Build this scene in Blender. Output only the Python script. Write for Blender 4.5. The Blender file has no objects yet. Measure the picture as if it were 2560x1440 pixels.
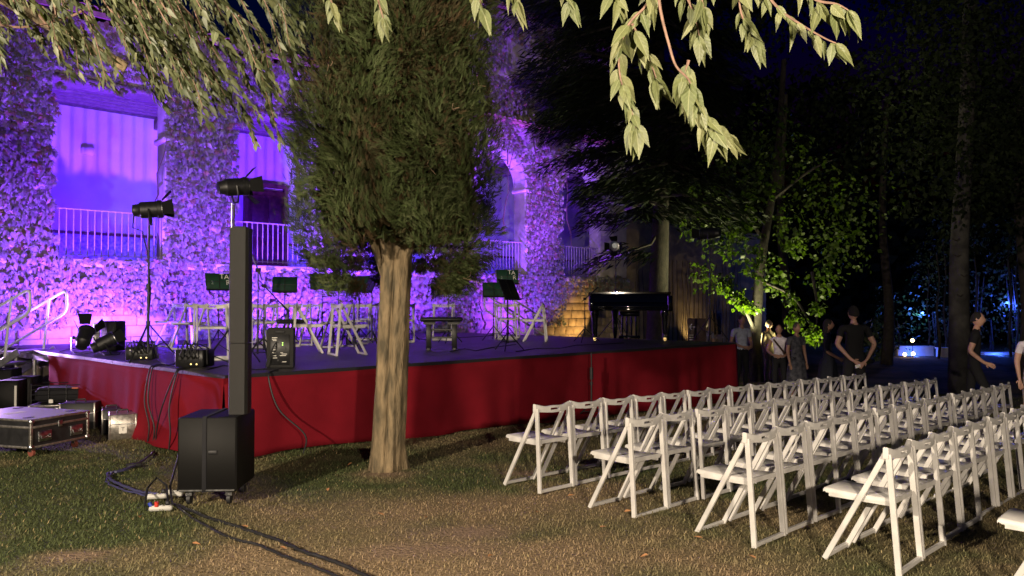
import bpy, bmesh, math, random
import numpy as np
from mathutils import Vector, Matrix
random.seed(7); rng = np.random.default_rng(7)
sc = bpy.context.scene; COL = sc.collection
R = math.radians
# ------------------------------------------------------------------ camera
F = 1900.0; CAMH = 1.63; PITCH = math.atan(40/F)
cam = bpy.data.cameras.new('camera'); camo = bpy.data.objects.new('camera', cam); COL.objects.link(camo)
camo.location = (0, 0, CAMH); camo.rotation_euler = (math.pi/2+PITCH, 0, 0)
cam.sensor_width = 36; cam.lens = F/2560*36; cam.clip_start = .05; cam.clip_end = 2000
sc.camera = camo
# ------------------------------------------------------------------ world and view
w = bpy.data.worlds.new('World'); sc.world = w; w.use_nodes = True
nt = w.node_tree; bg = nt.nodes['Background']
sky = nt.nodes.new('ShaderNodeTexSky'); sky.sky_type = 'NISHITA'; sky.sun_disc = False
sky.sun_elevation = R(-3.2); sky.sun_rotation = R(215); sky.air_density = 1.4; sky.ozone_density = 3
hs = nt.nodes.new('ShaderNodeHueSaturation'); hs.inputs['Saturation'].default_value = 1.5; nt.links.new(sky.outputs[0], hs.inputs['Color'])
nt.links.new(hs.outputs[0], bg.inputs[0]); bg.inputs[1].default_value = .45
sc.view_settings.view_transform = 'Standard'; sc.view_settings.look = 'None'
sc.view_settings.exposure = 0.0; sc.view_settings.gamma = 1.0
sc.render.resolution_x = 1024; sc.render.resolution_y = 576
# ------------------------------------------------------------------ coordinates
UA = R(43); U = Vector((math.cos(UA), math.sin(UA), 0)); V = Vector((-math.sin(UA), math.cos(UA), 0))
C0 = Vector((-3.0, 8.0, 0)); SH = .88                      # near corner of the stage, stage height
SV = Vector((-.738, .675, 0))                              # stage side direction
def FAC(u, v, z): return C0+U*u+V*v+Vector((0, 0, z))
def gz(x, y):
    s = .695*x+.719*y
    t = np.clip((s-4.9)/14, 0, 1.05)
    return -.434*t
def ray(px, py):
    x = (px-1280)/F; yv = (720-py)/F
    return Vector((x, math.cos(PITCH)-yv*math.sin(PITCH), math.sin(PITCH)+yv*math.cos(PITCH)))
def D(px, py, d):
    r = ray(px, py); return Vector((0, 0, CAMH))+r*(d/r.y)
def Zp(px, py, z):
    r = ray(px, py); return Vector((0, 0, CAMH))+r*((z-CAMH)/r.z)
def G(px, py):
    z = 0
    for _ in range(12):
        p = Zp(px, py, z); z = float(gz(p.x, p.y))
    return Vector((p.x, p.y, z))
def S(px, py): return Zp(px, py, SH)
def GX(px, d):
    x = (px-1280)/F*d; return Vector((x, d, float(gz(x, d))))
def SX(px, d): return Vector(((px-1280)/F*d, d, SH))
# ------------------------------------------------------------------ lamps
def lamp(kind, name, loc, energy, col, target=None, size=.08, angle=90, blend=.5):
    l = bpy.data.lights.new(name, kind); l.energy = energy; l.color = col
    l.shadow_soft_size = size
    if kind == 'SPOT': l.spot_size = R(angle); l.spot_blend = blend
    o = bpy.data.objects.new(name, l); COL.objects.link(o); o.location = loc
    if target is not None:
        o.rotation_euler = (Vector(target)-Vector(loc)).to_track_quat('-Z', 'Y').to_euler()
    return o
FLZ0 = 2.5; WARM = (1.0, .83, .62); VIO = (.175, .036, 1.0); BLU = (.07, .008, 1.0)
lamp('SPOT', 'floodlight', (-5.4, -1.6, 3.7), 4500, WARM, (.2, 8.4, 1.9), .10, 98, .7)
lamp('SPOT', 'floodlight', (1.5, -1.2, 2.3), 1750, WARM, (1.4, 8.0, 1.2), .10, 128, .8)
for u, v_, z_, e in ((.55, 6.35, SH+.08, 5600), (4.7, 6.35, SH+.08, 4700), (8.1, 6.35, SH+.08, 2600), (11.6, 6.2, .45, 2800)):
    lamp('SPOT', 'violet_uplight', FAC(u, v_, z_), e, VIO, FAC(u+(.5 if u < 1 else 0), 9.6, 4.9), .05, 132 if u < 5 else 112, .7)
for u, e in ((1.16, 560), (4.62, 540), (8.08, 260), (11.54, 300), (15.0, 110)):
    lamp('SPOT', 'gallery_fill', FAC(u, 9.05, FLZ0+.1), e, BLU, FAC(u, 11, 3.9), .08, 150, .6)  # unseen fill lamps, added to turn the lower gallery wall blue
for u, e in ((1.8, 700), (6.4, 600)):
    lamp('SPOT', 'blue_uplight', FAC(u, 5.6, SH+.12), e, BLU, FAC(u, 9.6, 3.4), .08, 120, .6)
lamp('SPOT', 'violet_uplight', FAC(12.0, 4.6, .3), 11000, (.24, .045, 1.0), FAC(12.4, 8.5, 7.4), .05, 62, .7)
lamp('SPOT', 'handrail_fill', FAC(-1.2, 7.3, SH+.1), 900, (.62, .36, 1.0), FAC(-1.3, 5.9, 2.0), .05, 130, .6)  # added lamp with no visible source, brightens the white handrails
lamp('SPOT', 'amber_uplight', FAC(14.9, 7.5, .55), 120, (1, .60, .22), FAC(14.4, 8.6, 1.5), .04, 95, .3)
TREEP = D(1893, 938, 20.4)
lamp('SPOT', 'tree_uplight', D(1868, 880, 19.75), 1300, (1, .95, .48), D(1845, 700, 19.6), .06, 120, .7)
lamp('SPOT', 'tree_uplight', (TREEP.x+.1, TREEP.y+.6, -.25), 220, (1, .95, .5), D(1910, 600, 20.6), .06, 120, .5)
lamp('SPOT', 'wall_uplight', D(1745, 852, 28.2), 30, (1, .72, .36), D(1745, 740, 29.4), .05, 140, .6)
TREEQ = D(2030, 925, 19.6)
lamp('SPOT', 'tree_uplight', (TREEQ.x, TREEQ.y, -.3), 560, (1, .95, .48), D(2020, 750, 19.6), .06, 110, .6)
lamp('POINT', 'blue_garden_light', D(2290, 890, 30.4), 60, (.05, .14, 1.0), None, .1)
lamp('POINT', 'blue_garden_light', D(2300, 780, 33), 260, (.05, .14, 1.0), None, .1)
lamp('POINT', 'blue_garden_light', D(2500, 888, 31.0), 60, (.04, .12, 1.0), None, .1)
lamp('POINT', 'blue_garden_light', D(2520, 760, 33), 260, (.04, .10, 1.0), None, .1)
# ------------------------------------------------------------------ materials
MATS = {}
def mat(name, col, rough=.6, metal=0, nscale=0, namt=.25, bump=0, bscale=60, spec=None, coat=0, col2=None, emit=None, estr=0, sheen=0):
    if name in MATS: return MATS[name]
    m = bpy.data.materials.new(name); m.use_nodes = True; MATS[name] = m
    t = m.node_tree; b = t.nodes['Principled BSDF']
    b.inputs['Roughness'].default_value = rough; b.inputs['Metallic'].default_value = metal
    if spec is not None: b.inputs['Specular IOR Level'].default_value = spec
    if coat: b.inputs['Coat Weight'].default_value = coat; b.inputs['Coat Roughness'].default_value = .05
    if sheen: b.inputs['Sheen Weight'].default_value = sheen
    c = (*col, 1); tc = t.nodes.new('ShaderNodeTexCoord')
    if nscale:
        n = t.nodes.new('ShaderNodeTexNoise'); n.inputs['Scale'].default_value = nscale; n.inputs['Detail'].default_value = 6
        t.links.new(tc.outputs['Object'], n.inputs['Vector'])
        rp = t.nodes.new('ShaderNodeValToRGB')
        c2 = col2 if col2 else tuple(x*(1-namt) for x in col)
        c1 = col if col2 else tuple(min(1, x*(1+namt*.6)) for x in col)
        rp.color_ramp.elements[0].color = (*c2, 1); rp.color_ramp.elements[1].color = (*c1, 1)
        rp.color_ramp.elements[0].position = .35; rp.color_ramp.elements[1].position = .68
        t.links.new(n.outputs['Fac'], rp.inputs[0]); t.links.new(rp.outputs[0], b.inputs['Base Color'])
        mr = t.nodes.new('ShaderNodeMapRange'); mr.inputs[3].default_value = max(.02, rough-.1); mr.inputs[4].default_value = min(1, rough+.12)
        t.links.new(n.outputs['Fac'], mr.inputs[0]); t.links.new(mr.outputs[0], b.inputs['Roughness'])
    else: b.inputs['Base Color'].default_value = c
    if bump:
        n2 = t.nodes.new('ShaderNodeTexNoise'); n2.inputs['Scale'].default_value = bscale; n2.inputs['Detail'].default_value = 5
        t.links.new(tc.outputs['Object'], n2.inputs['Vector'])
        bp = t.nodes.new('ShaderNodeBump'); bp.inputs['Strength'].default_value = bump; bp.inputs['Distance'].default_value = .02
        t.links.new(n2.outputs['Fac'], bp.inputs['Height']); t.links.new(bp.outputs[0], b.inputs['Normal'])
    if emit: b.inputs['Emission Color'].default_value = (*emit, 1); b.inputs['Emission Strength'].default_value = estr
    return m
def leafmat(name, cols, trans=.35, rough=.5, rnd='attr', spec=.4):
    m = bpy.data.materials.new(name); m.use_nodes = True; MATS[name] = m
    t = m.node_tree; b = t.nodes['Principled BSDF']; out = t.nodes['Material Output']
    rp = t.nodes.new('ShaderNodeValToRGB'); e = rp.color_ramp.elements
    while len(e) < len(cols): e.new(.5)
    for i, c in enumerate(cols): e[i].position = i/max(1, len(cols)-1); e[i].color = (*c, 1)
    if rnd == 'attr':
        a = t.nodes.new('ShaderNodeAttribute'); a.attribute_name = 'rnd'; t.links.new(a.outputs['Fac'], rp.inputs[0])
    else:
        a = t.nodes.new('ShaderNodeObjectInfo'); t.links.new(a.outputs['Random'], rp.inputs[0])
    colout = rp.outputs[0]
    if rnd == 'obj':
        tc = t.nodes.new('ShaderNodeTexCoord'); sx = t.nodes.new('ShaderNodeSeparateXYZ'); t.links.new(tc.outputs['Object'], sx.inputs[0])
        def mt(op, a, b_=None):
            n = t.nodes.new('ShaderNodeMath'); n.operation = op
            for i, q in enumerate((a, b_)):
                if q is None: continue
                if isinstance(q, (int, float)): n.inputs[i].default_value = q
                else: t.links.new(q, n.inputs[i])
            return n.outputs[0]
        ax = mt('ABSOLUTE', sx.outputs[0]); wv = mt('SINE', mt('MULTIPLY', mt('SUBTRACT', sx.outputs[1], mt('MULTIPLY', ax, 1.1)), 46))
        vein = mt('MULTIPLY', mt('POWER', mt('MAXIMUM', wv, 0), 6), .14); mid = mt('LESS_THAN', ax, .012); fac = mt('MAXIMUM', vein, mt('MULTIPLY', mid, .6))
        nz = t.nodes.new('ShaderNodeTexNoise'); nz.inputs['Scale'].default_value = 7; t.links.new(tc.outputs['Object'], nz.inputs['Vector'])
        hsv = t.nodes.new('ShaderNodeHueSaturation'); t.links.new(rp.outputs[0], hsv.inputs['Color'])
        mr = t.nodes.new('ShaderNodeMapRange'); mr.inputs[3].default_value = .6; mr.inputs[4].default_value = 1.35; t.links.new(nz.outputs['Fac'], mr.inputs[0]); t.links.new(mr.outputs[0], hsv.inputs['Value'])
        mx0 = t.nodes.new('ShaderNodeMix'); mx0.data_type = 'RGBA'; t.links.new(fac, mx0.inputs[0]); t.links.new(hsv.outputs[0], mx0.inputs[6]); mx0.inputs[7].default_value = (*[min(1, q*1.35+.03) for q in cols[-1]], 1)
        colout = mx0.outputs[2]
        bp = t.nodes.new('ShaderNodeBump'); bp.inputs['Strength'].default_value = .25; bp.inputs['Distance'].default_value = .03; t.links.new(fac, bp.inputs['Height']); t.links.new(bp.outputs[0], b.inputs['Normal'])
    t.links.new(colout, b.inputs['Base Color']); b.inputs['Roughness'].default_value = rough
    b.inputs['Specular IOR Level'].default_value = spec
    tr = t.nodes.new('ShaderNodeBsdfTranslucent'); mx = t.nodes.new('ShaderNodeMixShader'); mx.inputs[0].default_value = trans
    g = t.nodes.new('ShaderNodeMix'); g.data_type = 'RGBA'; g.blend_type = 'MULTIPLY'; g.inputs[0].default_value = 1
    t.links.new(rp.outputs[0], g.inputs[6]); g.inputs[7].default_value = (1.5, 1.7, .5, 1)
    t.links.new(g.outputs[2], tr.inputs[0])
    t.links.new(b.outputs[0], mx.inputs[1]); t.links.new(tr.outputs[0], mx.inputs[2]); t.links.new(mx.outputs[0], out.inputs[0])
    return m
# ------------------------------------------------------------------ mesh builder
class MB:
    def __init__(s): s.v = []; s.f = []; s.mi = []; s.cur = 0
    def loft(s, rings, closed=True, caps=True):
        o = len(s.v); n = len(rings[0])
        for r in rings: s.v += [tuple(p) for p in r]
        for i in range(len(rings)-1):
            for j in range(n if closed else n-1):
                k = (j+1) % n
                s.f.append((o+i*n+j, o+i*n+k, o+(i+1)*n+k, o+(i+1)*n+j)); s.mi.append(s.cur)
        if caps and closed:
            s.f.append(tuple(o+j for j in reversed(range(n)))); s.f.append(tuple(o+(len(rings)-1)*n+j for j in range(n))); s.mi += [s.cur]*2
        return s
    def box(s, c, sz, rz=0, m=None, bev=0):
        c = Vector(c); x, y, z = (q/2 for q in sz); b = min(bev, x*.9, y*.9, z*.9)
        M = m if m is not None else Matrix.Rotation(rz, 3, 'Z')
        if b <= 0:
            ring = lambda zz, k=0: [M @ Vector(p)+c for p in ((-x, -y, zz), (x, -y, zz), (x, y, zz), (-x, y, zz))]
            return s.loft([ring(-z), ring(z)])
        def ring(zz, i):
            X, Y = x-i, y-i
            return [M @ Vector(p)+c for p in ((-X+b, -Y, zz), (X-b, -Y, zz), (X, -Y+b, zz), (X, Y-b, zz), (X-b, Y, zz), (-X+b, Y, zz), (-X, Y-b, zz), (-X, -Y+b, zz))]
        return s.loft([ring(-z, b*.7), ring(-z+b, 0), ring(z-b, 0), ring(z, b*.7)])
    def frame(s, d, up=None):
        d = d.normalized(); up = Vector(up) if up is not None else (Vector((0, 0, 1)) if abs(d.z) < .95 else Vector((0, 1, 0)))
        a = d.cross(up).normalized(); b = a.cross(d).normalized(); return a, b
    def bar(s, p0, p1, wd, ht, up=None, ch=.25):
        p0, p1 = Vector(p0), Vector(p1); a, b = s.frame(p1-p0, up); x, y = wd/2, ht/2; c = min(x, y)*ch*2*.5
        pr = ((-x+c, -y), (x-c, -y), (x, -y+c), (x, y-c), (x-c, y), (-x+c, y), (-x, y-c), (-x, -y+c))
        return s.loft([[p+a*i+b*j for i, j in pr] for p in (p0, p1)])
    def tube(s, pts, r, n=8, caps=True):
        pts = [Vector(p) for p in pts]; rr = r if hasattr(r, '__len__') else [r]*len(pts); rings = []; a = None
        for i, p in enumerate(pts):
            d = (pts[min(i+1, len(pts)-1)]-pts[max(i-1, 0)])
            if d.length < 1e-6: d = Vector((0, 0, 1))
            d.normalize()
            if a is None: a, b = s.frame(d)
            else:
                a = (a-d*a.dot(d))
                if a.length < 1e-4: a, b = s.frame(d)
                a.normalize(); b = a.cross(d)
            rings.append([p+(a*math.cos(t)+b*math.sin(t))*rr[i] for t in (2*math.pi*j/n for j in range(n))])
        return s.loft(rings, caps=caps)
    def lathe(s, prof, n=16, m=None, c=(0, 0, 0)):
        M = m if m is not None else Matrix.Identity(3); c = Vector(c)
        return s.loft([[M @ Vector((max(r, 1e-4)*math.cos(2*math.pi*j/n), max(r, 1e-4)*math.sin(2*math.pi*j/n), z))+c for j in range(n)] for r, z in prof])
    def poly(s, pts):
        o = len(s.v); s.v += [tuple(p) for p in pts]; s.f.append(tuple(range(o, o+len(pts)))); s.mi.append(s.cur); return s
    def mesh(s, name, mats, smooth=False, ang=40):
        me = bpy.data.meshes.new(name); me.from_pydata(s.v, [], s.f)
        for m in (mats if isinstance(mats, (list, tuple)) else [mats]): me.materials.append(m)
        if max(s.mi, default=0): me.polygons.foreach_set('material_index', s.mi)
        bm = bmesh.new(); bm.from_mesh(me); bmesh.ops.recalc_face_normals(bm, faces=bm.faces); bm.to_mesh(me); bm.free()
        if smooth:
            me.polygons.foreach_set('use_smooth', [True]*len(me.polygons)); me.set_sharp_from_angle(angle=R(ang))
        me.update(); return me
    def build(s, name, mats, parent=None, smooth=True, loc=None, rot=None, ang=40):
        return link(name, s.mesh(name, mats, smooth, ang), parent, loc, rot)
def link(name, me, parent=None, loc=None, rot=None):
    o = bpy.data.objects.new(name, me); COL.objects.link(o); o.parent = parent
    if loc is not None: o.location = loc
    if rot is not None: o.rotation_euler = rot
    return o
def tag(o, label=None, cat=None, group=None, kind=None):
    if label: o['label'] = label
    if cat: o['category'] = cat
    if group: o['group'] = group
    if kind: o['kind'] = kind
    return o
def thing(name, label, cat, loc=(0, 0, 0), rz=0, group=None):
    o = link(name, None, None, loc, (0, 0, rz)); o.empty_display_size = .1
    return tag(o, label, cat, group)
def copy_tree(o, parent=None):
    c = o.copy(); COL.objects.link(c); c.parent = parent
    for ch in list(o.children): copy_tree(ch, c)
    return c
def npmesh(name, verts, tris, m, rnd=None, col=None, smooth=False):
    me = bpy.data.meshes.new(name); nv, nf = len(verts), len(tris)
    me.vertices.add(nv); me.vertices.foreach_set('co', np.asarray(verts, np.float32).ravel())
    me.loops.add(nf*3); me.loops.foreach_set('vertex_index', np.asarray(tris, np.int32).ravel())
    me.polygons.add(nf); me.polygons.foreach_set('loop_start', np.arange(0, nf*3, 3, dtype=np.int32))
    if rnd is not None:
        a = me.attributes.new('rnd', 'FLOAT', 'POINT'); a.data.foreach_set('value', np.asarray(rnd, np.float32))
    if col is not None:
        a = me.attributes.new('tint', 'FLOAT_COLOR', 'POINT'); a.data.foreach_set('color', np.asarray(col, np.float32).ravel())
    me.materials.append(m); me.update(calc_edges=True); me.validate()
    if smooth: me.polygons.foreach_set('use_smooth', [True]*nf)
    return me
def unit(a): return a/np.maximum(np.linalg.norm(a, axis=1, keepdims=True), 1e-9)
def leafcloud(name, P, T, N, L, W, m, parent=None, rnd=None, fold=.25, curl=.15):
    """leaves: base P, tip direction T, normal N, length L, half-width fraction W"""
    n = len(P); T = unit(T); B = unit(np.cross(T, N)); N = np.cross(B, T); L = np.broadcast_to(L, (n,))[:, None]
    W = np.broadcast_to(W, (n,))[:, None]
    v = np.stack([P, P+T*L*.38+B*L*W+N*L*fold*W, P+T*L*.45, P+T*L*.38-B*L*W+N*L*fold*W, P+T*L-N*L*curl], 1).reshape(-1, 3)
    base = (np.arange(n)*5)[:, None, None]
    f = (base+np.array([[0, 2, 1], [0, 3, 2], [1, 2, 4], [2, 3, 4]])[None]).reshape(-1, 3)
    r = rnd if rnd is not None else rng.random(n)
    o = link(name, npmesh(name, v, f, m, np.repeat(r, 5)), parent)
    o['kind'] = 'stuff'; return o
def needles(name, P, T, N, L, W, m, parent, rnd):
    n = len(P); T = unit(T); B = unit(np.cross(T, N)); L = L[:, None]
    v = np.stack([P-B*L*W, P+B*L*W, P+T*L], 1).reshape(-1, 3); f = np.arange(n*3).reshape(-1, 3)
    o = link(name, npmesh(name, v, f, m, np.repeat(rnd, 3)), parent); o['kind'] = 'stuff'; return o
def vn(x, y, scale, seed=0):
    g = np.random.default_rng(seed).random((64, 64)); x = np.asarray(x)*scale+100; y = np.asarray(y)*scale+100
    i, j = np.floor(x).astype(int), np.floor(y).astype(int); fx, fy = x-i, y-j
    fx = fx*fx*(3-2*fx); fy = fy*fy*(3-2*fy); h = lambda a, b: g[a % 64, b % 64]
    return (h(i, j)*(1-fx)+h(i+1, j)*fx)*(1-fy)+(h(i, j+1)*(1-fx)+h(i+1, j+1)*fx)*fy
def sph(n):
    a = rng.normal(size=(n, 3)); return unit(a)
def text_mesh(s, size, m, name='lettering', parent=None, loc=None, rot=None, extrude=.0006):
    cu = bpy.data.curves.new('t', 'FONT'); cu.body = s; cu.size = size; cu.extrude = extrude; cu.align_x = 'CENTER'; cu.align_y = 'CENTER'
    o = bpy.data.objects.new('t', cu); COL.objects.link(o)
    me = bpy.data.meshes.new_from_object(o.evaluated_get(bpy.context.evaluated_depsgraph_get()))
    bpy.data.objects.remove(o); me.materials.clear(); me.materials.append(m)
    return link(name, me, parent, loc, rot)
ORD = ['first', 'second', 'third', 'fourth', 'fifth', 'sixth', 'seventh', 'eighth', 'ninth', 'tenth', 'eleventh', 'twelfth', 'thirteenth', 'fourteenth', 'fifteenth', 'sixteenth']
blackm = mat('black_metal', (.012, .012, .013), .45, 0, 40, .3, .05)
blackp = mat('black_plastic', (.018, .018, .02), .55, 0, 60, .3, .1, 200)
blackf = mat('black_cloth', (.010, .010, .013), .9, 0, 20, .3)
steel = mat('steel', (.55, .55, .56), .3, 1, 30, .3)
whitep = mat('white_plastic', (.63, .61, .59), .42, 0, 9, .14, .06, 60)
whitee = mat('white_enamel', (.8, .8, .8), .3, 0)
barnm = mat('barn_black', (.008, .008, .009), .85, 0, spec=.15)
paper = mat('paper', (.8, .78, .72), .8)
glassdark = mat('dark_glass', (.01, .01, .012), .05, 0)
# ------------------------------------------------------------------ lawn
def gauss(x, y, p, sx, sy=None):
    sy = sy or sx; return np.exp(-((x-p.x)/sx)**2-((y-p.y)/sy)**2)
DRY = [(G(760, 1310), .9, .6, 1.0), (G(560, 1400), .7, .4, .8), (G(900, 1420), 1.0, .5, .7), (G(1280, 1250), .8, .5, .75), (G(1450, 1380), .7, .6, .7),
       (G(960, 1195), .5, .35, .6), (G(1180, 1110), 1.0, .6, .6), (G(1700, 1420), .8, .5, .5), (G(230, 1390), .35, .25, .5), (G(1650, 1250), 1, .8, .4)]
BARE = [(G(1010, 1372), .38, .13), (G(1160, 1328), .36, .12), (G(960, 1185), .3, .16), (G(190, 1385), .25, .12), (G(1330, 1180), .3, .12)]
LUSH = [(G(150, 1330), 1.3, 1.0), (G(1120, 1210), .45, .5), (G(800, 1190), .6, .5), (G(60, 1180), 1.5, 1.2), (G(1330, 1330), .25, .2)]
def lawncol(x, y):
    n = vn(x, y, 1.3, 1)*.5+vn(x, y, 3.7, 2)*.3+vn(x, y, 11, 3)*.2
    d = (n-.5)*1.5+.34
    for p, a, b, k in DRY: d = d+gauss(x, y, p, a, b)*k*.75
    for p, a, b in LUSH: d = d-gauss(x, y, p, a, b)*.55
    b_ = np.zeros_like(d)
    for p, a, b in BARE: b_ = b_+gauss(x, y, p, a, b)*1.3
    b_ = np.clip(b_+(n-.5)*1.1, 0, 1)*(b_ > .12)
    d = np.clip(d, 0, 1)[..., None]; b_ = b_[..., None]
    c = np.array([.088, .108, .042])*(1-d)+np.array([.32, .232, .138])*d
    return c*(1-b_)+np.array([.33, .23, .155])*b_, b_[..., 0], d[..., 0]
def tintmat(name, rough, bump, trans=0):
    m = bpy.data.materials.new(name); m.use_nodes = True; t = m.node_tree; b = t.nodes['Principled BSDF']
    a = t.nodes.new('ShaderNodeAttribute'); a.attribute_name = 'tint'
    n = t.nodes.new('ShaderNodeTexNoise'); n.inputs['Scale'].default_value = 45; n.inputs['Detail'].default_value = 8
    tc = t.nodes.new('ShaderNodeTexCoord'); t.links.new(tc.outputs['Object'], n.inputs['Vector'])
    mr = t.nodes.new('ShaderNodeMapRange'); mr.inputs[3].default_value = .55; mr.inputs[4].default_value = 1.4; t.links.new(n.outputs['Fac'], mr.inputs[0])
    g = t.nodes.new('ShaderNodeVectorMath'); g.operation = 'SCALE'; t.links.new(a.outputs['Color'], g.inputs[0]); t.links.new(mr.outputs[0], g.inputs['Scale'])
    t.links.new(g.outputs[0], b.inputs['Base Color']); b.inputs['Roughness'].default_value = rough; b.inputs['Specular IOR Level'].default_value = .2
    if bump:
        bp = t.nodes.new('ShaderNodeBump'); bp.inputs['Strength'].default_value = bump; bp.inputs['Distance'].default_value = .03
        t.links.new(n.outputs['Fac'], bp.inputs['Height']); t.links.new(bp.outputs[0], b.inputs['Normal'])
    return m
xs = np.concatenate([[-600, -200, -80, -40, -25], np.linspace(-15, 17, 230), [25, 40, 80, 200, 600]])
ys = np.concatenate([[-300, -80, -30, -14], np.linspace(-7, 27, 250), [32, 40, 60, 120, 300, 900]])
X, Y = np.meshgrid(xs, ys); nx, ny = len(xs), len(ys)
Zz = gz(X, Y)+(vn(X, Y, .9, 5)-.5)*.05*(np.abs(X) < 20)-.012
vv = np.stack([X, Y, Zz], -1).reshape(-1, 3); ii = (np.arange(ny-1)[:, None]*nx+np.arange(nx-1)[None]).ravel()
tr = np.concatenate([np.stack([ii, ii+1, ii+nx+1], 1), np.stack([ii, ii+nx+1, ii+nx], 1)])
gc, _, _ = lawncol(X, Y); gc = np.concatenate([gc*.8, np.ones(gc.shape[:2]+(1,))], -1).reshape(-1, 4)
lawn = tag(link('lawn', npmesh('lawn', vv, tr, tintmat('lawn_soil', .95, .8), col=gc, smooth=True)), 'patchy lawn of green and dry tan grass', 'lawn', kind='structure')
# blades of grass
n = 400000
r = 3.2+rng.random(n)**1.15*17.5; th = (rng.random(n)-.5)*R(88)
gx, gy = r*np.sin(th), r*np.cos(th)
rel = np.stack([gx-C0.x, gy-C0.y], 1); su = rel@np.array([U.x, U.y]); sv = rel@np.array([V.x, V.y])
c, bare, dry = lawncol(gx, gy)
keep = ~((su > .12) & (sv > .12) & (su < 9.9)) & (rng.random(n) > bare*.92) & (rng.random(n) > dry*.25)
gx, gy, c, r, dry = gx[keep], gy[keep], c[keep], r[keep], dry[keep]; n = len(gx)
h = (.010+.017*rng.random(n))*(.75+.5*vn(gx, gy, 2.3, 8))*(1-.25*dry)*(1+.02*r); az = rng.random(n)*6.283; ln = (.5+1.3*rng.random(n))*h
wd = (.0015+.0012*rng.random(n))*(1+.06*r)
b0 = np.stack([gx, gy, gz(gx, gy)+(vn(gx, gy, .9, 5)-.5)*.05-.014], 1)
sd = np.stack([np.cos(az), np.sin(az), 0*az], 1); az2 = az+1.57+(rng.random(n)-.5)
tip = b0+np.stack([np.cos(az2)*ln, np.sin(az2)*ln, h], 1); mid = b0+np.stack([np.cos(az2)*ln*.3, np.sin(az2)*ln*.3, h*.62], 1)
vv = np.stack([b0-sd*wd[:, None], b0+sd*wd[:, None], mid+sd*wd[:, None]*.8, mid-sd*wd[:, None]*.8, tip], 1).reshape(-1, 3)
bs = (np.arange(n)*5)[:, None, None]; tr = (bs+np.array([[0, 1, 2], [0, 2, 3], [3, 2, 4]])[None]).reshape(-1, 3)
cc = c*(.75+.5*rng.random((n, 1)))*np.array([1, 1, 1]); straw = rng.random(n) < .06; cc[straw] = np.array([.33, .26, .13])
cc = np.repeat(np.concatenate([cc, np.ones((n, 1))], 1), 5, 0)
gr = tag(link('grass', npmesh('grass', vv, tr, tintmat('grass_blade', .7, 0), col=cc)), 'short mown grass, green at left and dry tan in the middle', 'grass', kind='stuff')
# ------------------------------------------------------------------ arcaded building
PITCHB = 3.46; PIL = [-7.49, -4.03, -.57, 2.89, 6.35, 9.81, 13.27, 16.73]; HP = .70; SPR = 5.0; TOPZ = 7.15; FLZ = 2.5
plaster = mat('white_plaster', (.66, .62, .56), .85, 0, 1.6, .10, .25, 25)
stonem = mat('tan_stone', (.36, .27, .16), .9, 0, 5, .35, .7, 30)
stoneb = mat('pale_stone', (.48, .43, .37), .9, 0, 3, .3, .6, 24)
mortar = mat('mortar', (.26, .22, .17), .95, 0, 8, .3, .5, 60)
woodd = mat('dark_wood', (.10, .045, .022), .55, 0, 12, .4, .3, 50)
beamm = mat('beam_paint', (.16, .13, .11), .7, 0, 10, .3, .3, 40)
tilem = mat('clay_tile', (.42, .24, .16), .85, 0, 6, .35, .4, 40)
ironm = mat('wrought_iron', (.42, .38, .36), .5, .2, 20, .25)
bld = thing('arcaded_building', 'old stone building with arched upper gallery, iron railings and tiled roof, lit violet', 'building', C0, UA)
Uu0, Uu1 = -8.2, 17.45
MB().box(((Uu0+Uu1)/2, 8.72, .9), (Uu1-Uu0, .44, 3.05)).build('lower_wall', mortar, bld)
for pc in PIL:
    MB().box((pc, 8.75, (FLZ+SPR)/2), (2*HP, .5, SPR-FLZ-.03), bev=.02).build('pillar', stoneb, bld)
    MB().box((pc, 8.75, SPR+.05), (2*HP+.12, .62, .12), bev=.03).build('impost', stoneb, bld)
LINT = 6.02                                                # flat-topped openings left of the cypress, arches to its right
for i in range(5):
    cu = (PIL[i]+PIL[i+1])/2; w_ = PITCHB-2*HP+.01
    MB().box((cu, 8.75, (LINT+TOPZ)/2), (w_, .49, TOPZ-LINT)).build('lintel_wall', stoneb, bld); MB().box((cu, 8.74, LINT-.05), (w_+.1, .54, .13), bev=.02).build('lintel_beam', beamm, bld)
for i in range(5, len(PIL)-1):
    cu = (PIL[i]+PIL[i+1])/2; rr = PITCHB/2-HP; ns = 18; mb = MB(); z0 = SPR+.12
    A = [(cu-rr*math.cos(math.pi*k/ns), z0+rr*math.sin(math.pi*k/ns)) for k in range(ns+1)]
    for vvv in (8.5, 9.0):
        for k in range(ns): mb.poly([(A[k][0], vvv, A[k][1]), (A[k+1][0], vvv, A[k+1][1]), (A[k+1][0], vvv, TOPZ), (A[k][0], vvv, TOPZ)])
    for k in range(ns): mb.poly([(A[k][0], 8.5, A[k][1]), (A[k][0], 9, A[k][1]), (A[k+1][0], 9, A[k+1][1]), (A[k+1][0], 8.5, A[k+1][1])])
    mb.build('spandrel', stoneb, bld, smooth=False)
    for k in range(13):                                    # voussoirs proud of the wall
        t0, t1 = math.pi*(k+.06)/13, math.pi*(k+.94)/13; ra, rb = rr-.03, rr+.27
        q = lambda t, r_: (cu-r_*math.cos(t), z0+r_*math.sin(t)); tm = (t0+t1)/2
        pr = [q(t0, ra), q(tm, ra), q(t1, ra), q(t1, rb), q(tm, rb), q(t0, rb)]
        MB().loft([[(a, 8.455+.01*random.random(), b) for a, b in pr], [(a, 8.62, b) for a, b in pr]]).build('voussoir', stoneb, bld, smooth=False)
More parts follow.
